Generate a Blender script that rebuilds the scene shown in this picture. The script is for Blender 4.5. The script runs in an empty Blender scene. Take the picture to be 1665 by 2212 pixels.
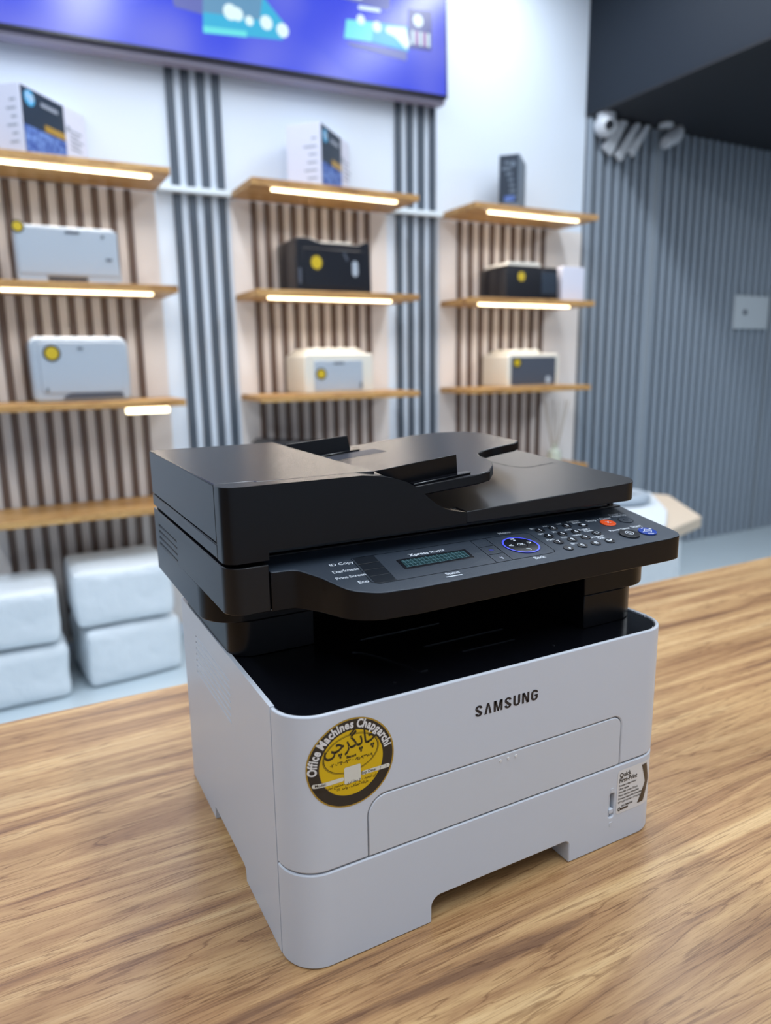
import bpy, bmesh, math, random, unicodedata
from mathutils import Vector, Matrix
from math import sin, cos, pi, radians
random.seed(7)
S = bpy.context.scene
COL = S.collection

# ------------------------------------------------------------------ camera
CAMPOS = Vector((-0.1417, -0.4131, 0.4333))
YAW, PIT, ROL, FPX = 0.4885, -0.2058, -0.0143, 1539.7
fw = Vector((sin(YAW)*cos(PIT), cos(YAW)*cos(PIT), sin(PIT)))
rt = Vector((cos(YAW), -sin(YAW), 0)); up = rt.cross(fw)
r2 = rt*cos(ROL)+up*sin(ROL); u2 = -rt*sin(ROL)+up*cos(ROL)
cam = bpy.data.cameras.new('camera'); co = bpy.data.objects.new('camera', cam); COL.objects.link(co)
M = Matrix((r2, u2, -fw)).transposed().to_4x4(); M.translation = CAMPOS
co.matrix_world = M
cam.sensor_fit = 'HORIZONTAL'; cam.sensor_width = 36; cam.lens = FPX/1665*36
cam.clip_start = 0.02; cam.clip_end = 60
cam.dof.use_dof = True; cam.dof.focus_distance = 0.57; cam.dof.aperture_fstop = 6.2
S.camera = co
S.view_settings.view_transform = 'Standard'; S.view_settings.look = 'None'
S.view_settings.gamma = 1; S.view_settings.use_curve_mapping = False
S.view_settings.exposure = -0.08

# ------------------------------------------------------------------ world and lights
w = bpy.data.worlds.new('world'); S.world = w; w.use_nodes = True
w.node_tree.nodes['Background'].inputs[0].default_value = (0.78, 0.87, 1.0, 1)
w.node_tree.nodes['Background'].inputs[1].default_value = 0.25

def area(name, loc, size, power, color, rot=(0, 0, 0)):
    l = bpy.data.lights.new(name, 'AREA'); l.shape = 'RECTANGLE'; l.size, l.size_y = size
    l.energy = power; l.color = color
    o = bpy.data.objects.new(name, l); COL.objects.link(o); o.location = loc; o.rotation_euler = rot
    return o
CEIL = 2.45
COOL = (0.86, 0.93, 1.0)
LIGHTS = [(-1.2, 1.75, 0.16, 1.7, 26), (0.5, 1.75, 0.16, 1.7, 26), (2.2, 1.75, 0.16, 1.7, 26),
          (-1.2, -0.9, 0.16, 2.0, 26), (0.6, -0.6, 0.16, 2.0, 30), (2.1, -0.9, 0.16, 2.0, 24)]
for i, (x, y, sx, sy, p) in enumerate(LIGHTS):
    area('ceiling_lamp_light', (x, y, CEIL-0.03), (sx, sy), p, COOL)
area('soffit_lamp_light', (3.9, 0.5, 1.73), (0.16, 1.8), 42, COOL)

# ------------------------------------------------------------------ materials
def lin(c): c /= 255.0; return c/12.92 if c <= 0.04045 else ((c+0.055)/1.055)**2.4
def rgb(r, g, b): return (lin(r), lin(g), lin(b), 1)
def mat(name, col, rough=0.5, metal=0.0, spec=0.5, bump=None, emit=None, coat=0.0):
    m = bpy.data.materials.new(name); m.use_nodes = True
    nt = m.node_tree; b = nt.nodes['Principled BSDF']
    b.inputs['Base Color'].default_value = rgb(*col)
    b.inputs['Roughness'].default_value = rough; b.inputs['Metallic'].default_value = metal
    b.inputs['Specular IOR Level'].default_value = spec
    b.inputs['Coat Weight'].default_value = coat
    if emit: b.inputs['Emission Color'].default_value = rgb(*emit[:3]); b.inputs['Emission Strength'].default_value = emit[3]
    tc = nt.nodes.new('ShaderNodeTexCoord'); nz = nt.nodes.new('ShaderNodeTexNoise')
    nt.links.new(tc.outputs['Object'], nz.inputs['Vector'])
    sc, st = bump if bump else (300, 0.02)
    nz.inputs['Scale'].default_value = sc; nz.inputs['Detail'].default_value = 3
    bp = nt.nodes.new('ShaderNodeBump'); bp.inputs['Strength'].default_value = st; bp.inputs['Distance'].default_value = 0.001 if sc > 50 else 0.02
    nt.links.new(nz.outputs['Fac'], bp.inputs['Height']); nt.links.new(bp.outputs['Normal'], b.inputs['Normal'])
    return m

def wood(name, axis_scale, cols, rough, scale=1.0, plank=None, fine=0.5):
    """grain runs along local x"""
    m = bpy.data.materials.new(name); m.use_nodes = True
    nt = m.node_tree; N = nt.nodes; L = nt.links; b = N['Principled BSDF']
    tc = N.new('ShaderNodeTexCoord'); mp = N.new('ShaderNodeMapping')
    mp.inputs['Scale'].default_value = axis_scale
    L.new(tc.outputs['Object'], mp.inputs['Vector'])
    n0 = N.new('ShaderNodeTexNoise'); n0.inputs['Scale'].default_value = 1.5*scale; n0.inputs['Detail'].default_value = 2
    L.new(mp.outputs[0], n0.inputs['Vector'])
    wv = N.new('ShaderNodeMixRGB'); wv.blend_type = 'ADD'; wv.inputs[0].default_value = 0.8
    L.new(mp.outputs[0], wv.inputs[1]); L.new(n0.outputs['Color'], wv.inputs[2])
    n1 = N.new('ShaderNodeTexNoise'); n1.inputs['Scale'].default_value = 4.5*scale; n1.inputs['Detail'].default_value = 6; n1.inputs['Roughness'].default_value = 0.62
    L.new(wv.outputs[0], n1.inputs['Vector'])
    r1 = N.new('ShaderNodeValToRGB'); e = r1.color_ramp.elements
    e[0].position = 0.33; e[0].color = rgb(*cols[0]); e[1].position = 0.66; e[1].color = rgb(*cols[3])
    a = e.new(0.42); a.color = rgb(*cols[1]); a = e.new(0.55); a.color = rgb(*cols[2])
    L.new(n1.outputs['Fac'], r1.inputs[0])
    # thin dark growth lines
    n2 = N.new('ShaderNodeTexNoise'); n2.inputs['Scale'].default_value = 10*scale; n2.inputs['Detail'].default_value = 3
    L.new(wv.outputs[0], n2.inputs['Vector'])
    r2_ = N.new('ShaderNodeValToRGB'); e = r2_.color_ramp.elements
    e[0].position = 0.485; e[0].color = (1, 1, 1, 1); e[1].position = 0.53; e[1].color = (1, 1, 1, 1)
    a = e.new(0.505); a.color = (0.50, 0.42, 0.37, 1)
    L.new(n2.outputs['Fac'], r2_.inputs[0])
    m1 = N.new('ShaderNodeMixRGB'); m1.blend_type = 'MULTIPLY'; m1.inputs[0].default_value = 0.85
    L.new(r1.outputs[0], m1.inputs[1]); L.new(r2_.outputs[0], m1.inputs[2])
    # pores
    mp2 = N.new('ShaderNodeMapping'); mp2.inputs['Scale'].default_value = (45*scale, 900*scale, 900*scale)
    L.new(tc.outputs['Object'], mp2.inputs['Vector'])
    n3 = N.new('ShaderNodeTexNoise'); n3.inputs['Scale'].default_value = 1; n3.inputs['Detail'].default_value = 3
    L.new(mp2.outputs[0], n3.inputs['Vector'])
    r3 = N.new('ShaderNodeValToRGB'); e = r3.color_ramp.elements
    e[0].position = 0.33; e[0].color = (0.62, 0.55, 0.48, 1); e[1].position = 0.5; e[1].color = (1, 1, 1, 1)
    L.new(n3.outputs['Fac'], r3.inputs[0])
    m2 = N.new('ShaderNodeMixRGB'); m2.blend_type = 'MULTIPLY'; m2.inputs[0].default_value = fine
    L.new(m1.outputs[0], m2.inputs[1]); L.new(r3.outputs[0], m2.inputs[2])
    last = m2
    if plank:
        mp3 = N.new('ShaderNodeMapping'); L.new(tc.outputs['Object'], mp3.inputs['Vector'])
        mp3.inputs['Scale'].default_value = (0.02, plank, 0.02)
        vn = N.new('ShaderNodeTexNoise'); vn.inputs['Scale'].default_value = 1; vn.inputs['Detail'].default_value = 0
        L.new(mp3.outputs[0], vn.inputs['Vector'])
        r4 = N.new('ShaderNodeValToRGB'); e = r4.color_ramp.elements
        e[0].position = 0.40; e[0].color = (0.74, 0.69, 0.66, 1); e[1].position = 0.56; e[1].color = (1, 1, 1, 1)
        L.new(vn.outputs['Fac'], r4.inputs[0])
        m3 = N.new('ShaderNodeMixRGB'); m3.blend_type = 'MULTIPLY'; m3.inputs[0].default_value = 0.8
        L.new(last.outputs[0], m3.inputs[1]); L.new(r4.outputs[0], m3.inputs[2]); last = m3
    L.new(last.outputs[0], b.inputs['Base Color'])
    b.inputs['Roughness'].default_value = rough
    bp = N.new('ShaderNodeBump'); bp.inputs['Strength'].default_value = 0.12; bp.inputs['Distance'].default_value = 0.0006
    L.new(n3.outputs['Fac'], bp.inputs['Height']); L.new(bp.outputs['Normal'], b.inputs['Normal'])
    return m

COUNTER = wood('counter_wood', (0.5, 9.0, 9.0), [(122, 88, 62), (166, 126, 86), (196, 158, 110), (212, 178, 130)], 0.34, 1.0, 9.0, 0.7)
SHELFW = wood('shelf_wood', (1.2, 9.0, 9.0), [(128, 88, 48), (178, 130, 74), (204, 158, 96), (216, 174, 112)], 0.42, 1.0)
WHITEP = mat('printer_white', (203, 208, 216), 0.38, bump=(900, 0.03))
WHITEP2 = mat('printer_white_door', (203, 207, 213), 0.40, bump=(900, 0.03))
BLACKP = mat('printer_black', (13, 13, 16), 0.27, spec=0.22, bump=(1500, 0.03))
BLACKS = mat('printer_black_textured', (14, 14, 17), 0.32, spec=0.34, bump=(1800, 0.08))
BLACKG = mat('deck_black', (12, 13, 18), 0.16)
DARK = mat('inner_black', (7, 7, 9), 0.45)
PANEL = mat('panel_grey', (48, 57, 68), 0.36, bump=(2500, 0.4))
KEYM = mat('key_black', (26, 28, 33), 0.25)
KEYD = mat('key_panel', (30, 35, 42), 0.3)
GROOVE = mat('groove', (8, 8, 9), 0.9, spec=0.02)
INK = mat('ink_white', (205, 212, 220), 0.5)
INKG = mat('ink_grey', (150, 158, 172), 0.5)
LOGO = mat('ink_black', (26, 27, 34), 0.4)
ORANGE = mat('orange_key', (226, 84, 34), 0.35)
BLUEK = mat('blue_key', (24, 60, 150), 0.25)
BLUEL = mat('blue_light', (60, 70, 220), 0.4, emit=(70, 80, 235, 0.8))
BLUEI = mat('blue_icon', (50, 56, 130), 0.4)
STY = mat('sticker_yellow', (214, 176, 14), 0.3)
STG = mat('sticker_gold', (176, 140, 50), 0.3)
STB = mat('sticker_black', (38, 36, 34), 0.3)
STW = mat('sticker_white', (214, 212, 200), 0.35)
STK = mat('sticker_ink', (40, 34, 22), 0.4)
LABW = mat('label_white', (222, 221, 219), 0.3)
LABB = mat('label_brown', (62, 50, 38), 0.35)
WALLW = mat('wall_white_paint', (222, 231, 242), 0.55, bump=(60, 0.02))
CEILM = mat('ceiling_paint', (225, 228, 232), 0.8)
SOFFM = mat('soffit_black', (30, 32, 38), 0.6)
FASCM = mat('fascia_slate', (24, 33, 44), 0.6, spec=0.3)
STRIPE = mat('stripe_slate', (72, 82, 94), 0.45)
BROWNS = mat('slat_brown', (98, 79, 69), 0.5)
CREAM = mat('panel_cream', (228, 220, 215), 0.6)
SLATG = mat('slat_grey', (142, 153, 165), 0.45)
SLATB = mat('slat_backing', (22, 25, 30), 0.8)
TRIMM = mat('trim_grey', (150, 158, 166), 0.4)
FLOORM = mat('floor_tile', (186, 200, 208), 0.22, bump=(3, 0.05))
LEDM = mat('led_strip', (255, 240, 205), 0.4, emit=(255, 236, 190, 5.5))
RAILM = mat('rail_white', (228, 236, 240), 0.35)
LAMPM = mat('lamp_diffuser', (255, 255, 255), 0.4, emit=(225, 238, 255, 6.0))
WRAP = mat('foam_wrap', (222, 230, 236), 0.35, bump=(14, 0.5))
CARD = mat('cardboard', (204, 188, 168), 0.6)
TVF = mat('tv_frame', (20, 20, 34), 0.3)
TVB = mat('tv_underside', (150, 145, 165), 0.45)
SHW = mat('device_white', (174, 185, 197), 0.32, coat=0.2)
SHI = mat('device_ivory', (226, 222, 210), 0.4)
SHB = mat('device_black', (22, 25, 34), 0.28, coat=0.2)
SHG = mat('device_grey', (78, 84, 96), 0.35)
BOXW = mat('carton_white', (218, 220, 236), 0.5)
BOXD = mat('carton_navy', (28, 44, 62), 0.4)
BOXG = mat('carton_grey', (104, 118, 134), 0.45)
CYAN = mat('logo_blue', (80, 178, 228), 0.4)
YELS = mat('small_sticker_yellow', (206, 178, 34), 0.35)
GLASS = mat('bottle_glass', (206, 212, 196), 0.1)
REED = mat('reed', (176, 160, 136), 0.6)
PAPER = mat('paper', (236, 232, 222), 0.6)
CAMW = mat('camera_white', (206, 210, 216), 0.35)
LENS = mat('camera_lens', (26, 30, 36), 0.15)

# printed blue picture on the carton: procedural
def carton_art():
    m = bpy.data.materials.new('carton_print'); m.use_nodes = True
    nt = m.node_tree; b = nt.nodes['Principled BSDF']; tc = nt.nodes.new('ShaderNodeTexCoord')
    n = nt.nodes.new('ShaderNodeTexNoise'); n.inputs['Scale'].default_value = 45
    nt.links.new(tc.outputs['Object'], n.inputs['Vector'])
    r = nt.nodes.new('ShaderNodeValToRGB'); e = r.color_ramp.elements
    e[0].position = .35; e[0].color = rgb(30, 62, 150); e[1].position = .65; e[1].color = rgb(116, 150, 215)
    nt.links.new(n.outputs['Fac'], r.inputs[0]); nt.links.new(r.outputs[0], b.inputs['Base Color'])
    return m
CARTB = carton_art()

def screen_mat():
    m = bpy.data.materials.new('screen_glow'); m.use_nodes = True
    nt = m.node_tree; N = nt.nodes; L = nt.links; b = N['Principled BSDF']
    b.inputs['Base Color'].default_value = (0.01, 0.01, 0.03, 1); b.inputs['Roughness'].default_value = 0.25
    tc = N.new('ShaderNodeTexCoord'); n = N.new('ShaderNodeTexNoise'); n.inputs['Scale'].default_value = 2.3; n.inputs['Detail'].default_value = 1
    mp = N.new('ShaderNodeMapping'); mp.inputs['Location'].default_value = (0.3, 0, 0.2)
    L.new(tc.outputs['Object'], mp.inputs[0]); L.new(mp.outputs[0], n.inputs['Vector'])
    r = N.new('ShaderNodeValToRGB'); e = r.color_ramp.elements
    e[0].position = .36; e[0].color = rgb(34, 56, 238); e[1].position = .76; e[1].color = rgb(132, 138, 240)
    a = e.new(.54); a.color = rgb(60, 78, 238)
    L.new(n.outputs['Fac'], r.inputs[0]); L.new(r.outputs[0], b.inputs['Emission Color'])
    b.inputs['Emission Strength'].default_value = 0.95
    return m
SCREEN = screen_mat()
def emis(name, c, s=1.0): return mat(name, (10, 10, 12), 0.3, emit=(*c, s))
TCY = emis('screen_cyan', (60, 190, 235), .95); TTL = emis('screen_teal', (110, 235, 240), 1.0); TWH = emis('screen_white', (225, 250, 255), 1.1)
TGR = emis('screen_greyblue', (110, 120, 200), .9); TDK = emis('screen_dark', (70, 80, 190), .6); TPK = emis('screen_pink', (220, 175, 225), .9)
TLG = emis('screen_glowpatch', (205, 205, 250), 1.0); TMD = emis('screen_teal_grey', (110, 165, 205), .9)

def lcd_mat():
    m = mat('lcd', (60, 92, 98), 0.12)
    nt = m.node_tree; b = nt.nodes['Principled BSDF']; tc = nt.nodes.new('ShaderNodeTexCoord')
    br = nt.nodes.new('ShaderNodeTexBrick'); br.offset = 0
    br.inputs['Scale'].default_value = 1; br.inputs['Brick Width'].default_value = 0.0034; br.inputs['Row Height'].default_value = 0.0047
    br.inputs['Mortar Size'].default_value = 0.00022
    br.inputs['Color1'].default_value = rgb(36, 60, 64); br.inputs['Color2'].default_value = rgb(42, 68, 72); br.inputs['Mortar'].default_value = rgb(92, 120, 126)
    nt.links.new(tc.outputs['Object'], br.inputs['Vector']); nt.links.new(br.outputs['Color'], b.inputs['Base Color'])
    return m
LCD = lcd_mat()

# ------------------------------------------------------------------ mesh helpers
def tag(o, label=None, cat=None, group=None, kind=None):
    if label: o['label'] = label
    if cat: o['category'] = cat
    if group: o['group'] = group
    if kind: o['kind'] = kind
    return o
def empty(name, loc, rz=0.0):
    o = bpy.data.objects.new(name, None); COL.objects.link(o); o.empty_display_size = 0.05
    o.location = loc; o.rotation_euler = (0, 0, rz); return o
def place(o, parent):
    """keep world coordinates of o while parenting under an Empty or mesh (meshes are built in world space)"""
    if parent is not None:
        o.parent = parent
        pm = Matrix.Identity(4); q = parent
        chain = []
        while q is not None: chain.append(q); q = q.parent
        for q in reversed(chain): pm = pm @ q.matrix_parent_inverse @ (Matrix.Translation(q.location) @ q.rotation_euler.to_matrix().to_4x4())
        o.matrix_parent_inverse = pm.inverted()
def sharp(bm, ang=32):
    for f in bm.faces: f.smooth = True
    for e in bm.edges:
        e.smooth = not (len(e.link_faces) != 2 or e.calc_face_angle(0) > radians(ang))
def obj(name, bm, m, parent=None, bevel=0, segs=2, ang=32, world=True, recalc=True):
    if recalc: bmesh.ops.recalc_face_normals(bm, faces=bm.faces[:])
    sharp(bm, ang)
    me = bpy.data.meshes.new(name); bm.to_mesh(me); bm.free()
    for k in (m if isinstance(m, (list, tuple)) else [m]): me.materials.append(k)
    o = bpy.data.objects.new(name, me); COL.objects.link(o)
    if parent is not None and world: place(o, parent)
    elif parent is not None: o.parent = parent
    if bevel:
        b = o.modifiers.new('bevel', 'BEVEL'); b.width = bevel; b.segments = segs; b.limit_method = 'ANGLE'; b.angle_limit = radians(35)
        b.harden_normals = False
    return o
def to3(ax, u, v, t):
    return {'x': (t, u, v), 'y': (u, t, v), 'z': (u, v, t)}[ax]
def prism(bm, poly, ax, a, b, mi=0):
    v0 = [bm.verts.new(to3(ax, p[0], p[1], a)) for p in poly]
    v1 = [bm.verts.new(to3(ax, p[0], p[1], b)) for p in poly]
    n = len(poly); fs = [bm.faces.new(v0), bm.faces.new(v1[::-1])]
    for i in range(n): fs.append(bm.faces.new((v0[i], v0[(i+1) % n], v1[(i+1) % n], v1[i])))
    for f in fs: f.material_index = mi
    return v0+v1
def box(bm, x0, x1, y0, y1, z0, z1, mi=0):
    return prism(bm, [(x0, y0), (x1, y0), (x1, y1), (x0, y1)], 'z', z0, z1, mi)
def fillet(pts, rad, seg=8):
    out = []; n = len(pts)
    for i in range(n):
        r = rad[i] if isinstance(rad, (list, tuple)) else rad
        p = Vector(pts[i]); a = Vector(pts[i-1]); b = Vector(pts[(i+1) % n])
        if r <= 0: out.append(tuple(p)); continue
        u = (a-p).normalized(); v = (b-p).normalized(); th = u.angle(v)
        if th > pi-0.01: out.append(tuple(p)); continue
        d = min(r/math.tan(th/2), (a-p).length*.49, (b-p).length*.49); rr = d*math.tan(th/2)
        c = p+(u+v).normalized()*(rr/sin(th/2))
        s = p+u*d-c; e = p+v*d-c
        a0 = math.atan2(s.y, s.x); a1 = math.atan2(e.y, e.x); da = (a1-a0+pi) % (2*pi)-pi
        for k in range(seg+1):
            t = a0+da*k/seg; out.append((c.x+rr*cos(t), c.y+rr*sin(t)))
    return out
def rrect(x0, x1, y0, y1, r, seg=6): return fillet([(x0, y0), (x1, y0), (x1, y1), (x0, y1)], r, seg)
def cyl(bm, c, r, a, b, ax='z', n=32, mi=0, ry=None, r2=None):
    ry = ry or r
    p0 = [(c[0]+r*cos(2*pi*i/n), c[1]+ry*sin(2*pi*i/n)) for i in range(n)]
    k = (r2/r) if r2 else 1
    p1 = [(c[0]+k*r*cos(2*pi*i/n), c[1]+k*ry*sin(2*pi*i/n)) for i in range(n)]
    v0 = [bm.verts.new(to3(ax, *p, a)) for p in p0]; v1 = [bm.verts.new(to3(ax, *p, b)) for p in p1]
    fs = [bm.faces.new(v0), bm.faces.new(v1[::-1])]
    for i in range(n): fs.append(bm.faces.new((v0[i], v0[(i+1) % n], v1[(i+1) % n], v1[i])))
    for f in fs: f.material_index = mi
    return v0+v1
def cut(o, cutters):
    """boolean-subtract a list of bmesh cutters, applied"""
    for bm in cutters:
        bmesh.ops.recalc_face_normals(bm, faces=bm.faces[:])
        me = bpy.data.meshes.new('c'); bm.to_mesh(me); bm.free()
        c = bpy.data.objects.new('c', me); COL.objects.link(c)
        mw = o.modifiers.new('b', 'BOOLEAN'); mw.operation = 'DIFFERENCE'; mw.object = c; mw.solver = 'EXACT'
        # keep both in the same space while evaluating
        par = o.parent; mpi = o.matrix_parent_inverse.copy(); o.parent = None
        rest = [(q, q.show_viewport) for q in o.modifiers if q.name != mw.name]
        for q, _ in rest: q.show_viewport = False
        bpy.context.view_layer.update()
        ev = o.evaluated_get(bpy.context.evaluated_depsgraph_get())
        new = bpy.data.meshes.new_from_object(ev); old = o.data
        o.modifiers.remove(mw); o.data = new; new.name = o.name
        for q, s in rest: q.show_viewport = s
        o.parent = par; o.matrix_parent_inverse = mpi
        bpy.data.objects.remove(c); bpy.data.meshes.remove(me); bpy.data.meshes.remove(old)
    b2 = bmesh.new(); b2.from_mesh(o.data); sharp(b2); b2.to_mesh(o.data); b2.free()
    return o
def cutter(poly, ax, a, b):
    bm = bmesh.new(); prism(bm, poly, ax, a, b); return bm
def mat_inside(o, m, test):
    """faces whose centre passes the test take material m (cavities)"""
    o.data.materials.append(m); k = len(o.data.materials)-1
    for f in o.data.polygons:
        if test(f.center, f.normal): f.material_index = k

# text to 2-D triangles
FORM = {}
for cp in list(range(0xFB50, 0xFDFF)) + list(range(0xFE70, 0xFEFD)):
    d = unicodedata.decomposition(chr(cp)).split()
    if len(d) == 2 and d[0] in ('<initial>', '<medial>', '<final>', '<isolated>'):
        FORM[(chr(int(d[1], 16)), d[0])] = chr(cp)
def shape_fa(s):
    """join the letters and lay them out right to left"""
    out = []
    for i, ch in enumerate(s):
        has = (ch, '<isolated>') in FORM
        if not has: out.append(ch); continue
        prev = s[i-1] if i else ' '; nxt = s[i+1] if i+1 < len(s) else ' '
        pj = (prev, '<initial>') in FORM; nj = (ch, '<initial>') in FORM and (nxt, '<final>') in FORM
        k = '<medial>' if pj and nj else '<final>' if pj else '<initial>' if nj else '<isolated>'
        out.append(FORM.get((ch, k), ch))
    return ''.join(reversed(out))
def text2(s, size, bold=0.0, align='CENTER', sx=1.0, shear=0.0, space=1.0):
    cu = bpy.data.curves.new('t', 'FONT'); cu.body = s; cu.size = size; cu.offset = bold; cu.align_x = align
    cu.shear = shear; cu.space_character = space; cu.resolution_u = 3; cu.fill_mode = 'FRONT'
    o = bpy.data.objects.new('t', cu); COL.objects.link(o); bpy.context.view_layer.update()
    me = bpy.data.meshes.new_from_object(o.evaluated_get(bpy.context.evaluated_depsgraph_get()))
    vs = [(v.co.x*sx, v.co.y) for v in me.vertices]; fs = [tuple(p.vertices) for p in me.polygons]
    bpy.data.objects.remove(o); bpy.data.curves.remove(cu); bpy.data.meshes.remove(me)
    return vs, fs
def add2(bm, vf, f, mi=0, pos=(0, 0), rot=0.0):
    vs, fs = vf; c, s = cos(rot), sin(rot)
    V = [bm.verts.new(f(pos[0]+x*c-y*s, pos[1]+x*s+y*c)) for x, y in vs]
    for t in fs:
        try: q = bm.faces.new([V[i] for i in t]); q.material_index = mi
        except ValueError: pass
def poly2(pts): return [tuple(p) for p in pts], [tuple(range(len(pts)))]
def ring2(c, r0, r1, n=64, ry=1.0, a0=0.0, a1=2*pi, tilt=0.0, steps=1):
    vs = []; fs = []; q = steps+1
    for i in range(n+1):
        t = a0+(a1-a0)*i/n
        for j in range(q):
            r = r0+(r1-r0)*j/steps
            x, y = r*cos(t), r*ry*sin(t)
            vs.append((c[0]+x*cos(tilt)-y*sin(tilt), c[1]+x*sin(tilt)+y*cos(tilt)))
    for i in range(n):
        for j in range(steps): fs.append((q*i+j, q*i+j+1, q*(i+1)+j+1, q*(i+1)+j))
    return vs, fs
def disc2(c, r, rings=6, n=48, ry=1.0):
    vs = [c]; fs = []
    for k in range(1, rings+1):
        for i in range(n): vs.append((c[0]+r*k/rings*cos(2*pi*i/n), c[1]+r*ry*k/rings*sin(2*pi*i/n)))
    for i in range(n): fs.append((0, 1+i, 1+(i+1) % n))
    for k in range(1, rings):
        for i in range(n):
            a = 1+(k-1)*n; b = 1+k*n; fs.append((a+i, b+i, b+(i+1) % n, a+(i+1) % n))
    return vs, fs
def grid2(poly, nx=14):
    """rounded rectangle strips along x so it can bend"""
    xs = sorted(set(round(p[0], 6) for p in poly)); x0, x1 = xs[0], xs[-1]
    xs = sorted(set(xs + [x0+(x1-x0)*i/nx for i in range(nx+1)]))
    def span(x):
        ys = []
        n = len(poly)
        for i in range(n):
            (ax, ay), (bx, by) = poly[i], poly[(i+1) % n]
            if min(ax, bx)-3e-6 <= x <= max(ax, bx)+3e-6:
                if abs(ax-bx) < 5e-6: ys += [ay, by]
                else: ys.append(ay+(by-ay)*min(1, max(0, (x-ax)/(bx-ax))))
        return min(ys), max(ys)
    vs = []; fs = []
    for x in xs: lo, hi = span(x); vs += [(x, lo), (x, hi)]
    for i in range(len(xs)-1): fs.append((2*i, 2*i+2, 2*i+3, 2*i+1))
    return vs, fs

# ================================================================== THE ROOM
YW = 2.855; FL = -0.80
def struct(name, bm, m, **k): o = obj(name, bm, m, **k); o['kind'] = 'structure'; return o
bm = bmesh.new(); box(bm, -3.2, 6.2, -3.0, YW+0.1, FL-0.05, FL); struct('floor', bm, FLOORM)
bm = bmesh.new(); box(bm, -3.2, 2.884, -3.0, YW+0.1, CEIL, CEIL+0.05); struct('ceiling', bm, CEILM)
bm = bmesh.new(); box(bm, -3.2, 6.2, YW, YW+0.1, FL, CEIL); struct('wall_back', bm, WALLW)
bm = bmesh.new(); box(bm, -3.3, -3.2, -3.0, YW+0.1, FL, CEIL); struct('wall_left', bm, mat('wall_left_paint', (134, 142, 152), .6))
bm = bmesh.new(); box(bm, 6.2, 6.3, -3.0, YW+0.1, FL, 1.75); struct('wall_right', bm, SLATB)
bm = bmesh.new(); box(bm, -3.2, 6.2, -3.1, -3.0, FL, CEIL); struct('wall_front', bm, WALLW)
bm = bmesh.new(); box(bm, 2.884, 6.2, -3.0, YW, 1.76, CEIL+0.05); o = struct('trim_1', bm, FASCM)
bm = bmesh.new(); box(bm, 2.886, 6.2, -3.0, YW, 1.75, 1.76); struct('trim_2', bm, SOFFM)

# grey slat cladding of the right part of the wall
bm = bmesh.new(); box(bm, 2.89, 6.19, YW-0.006, YW-0.0005, FL+0.001, 1.749, 1)
x = 2.895
while x < 6.15:
    if not (3.385 < x < 3.445):
        prism(bm, fillet([(x, YW-0.006), (x+0.001, YW-0.034), (x+0.036, YW-0.034), (x+0.037, YW-0.006)], [0, .006, .006, 0], 3), 'z', FL+0.002, 1.748)
    x += 0.069
struct('wall_right_cladding', bm, [SLATG, SLATB]).name = 'trim_3'
for i, x in enumerate((3.405, 4.60)):
    bm = bmesh.new(); box(bm, x, x+(0.03 if i == 0 else 0.014), YW-0.038, YW-0.0345, FL+0.002, 1.748); struct('trim_%d' % (4+i), bm, TRIMM, bevel=0.001)

# slim white rail across the wall between the shelf bays
for k, (xa, xb) in enumerate(((0.525, 0.838), (1.627, 1.923))):
    bm = bmesh.new(); box(bm, xa, xb, YW-0.05, YW-0.0005, 1.150, 1.172); struct('trim_%d' % (7+k), bm, RAILM, bevel=0.002)

# vertical slate stripes on the wall (two sets of four)
STR_LAB = ['outer left', 'inner left', 'inner right', 'outer right']
for g, x0 in enumerate((0.612, 1.690)):
    for k in range(4):
        xx = x0+0.0645*k
        bm = bmesh.new()
        box(bm, xx-0.017, xx+0.017, YW-0.014, YW-0.001, FL+0.01, 1.148)
        box(bm, xx-0.017, xx+0.017, YW-0.014, YW-0.001, 1.174, 2.2)
        o = obj('wall_stripe', bm, STRIPE, bevel=0.002)
        tag(o, '%s slate grey vertical strip of the four beside the %s shelf bay' % (STR_LAB[k], ['left', 'middle'][g]), 'wall strip', 'vertical strips between the shelf bays')

# ------------------------------------------------------------------ counter
ctr = empty('counter', (0.4, -0.25, FL))
bm = bmesh.new(); box(bm, -1.6, 2.9, -1.05, 0.537, -0.03, 0.0); obj('counter_top', bm, COUNTER, ctr, bevel=0.0015)
bm = bmesh.new(); box(bm, -1.5, 2.8, -0.95, 0.48, FL, -0.031); obj('counter_base', bm, mat('counter_front', (214, 214, 212), 0.5), ctr)
tag(ctr, 'wood grain laminate counter that carries the black and white printer', 'counter')

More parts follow.
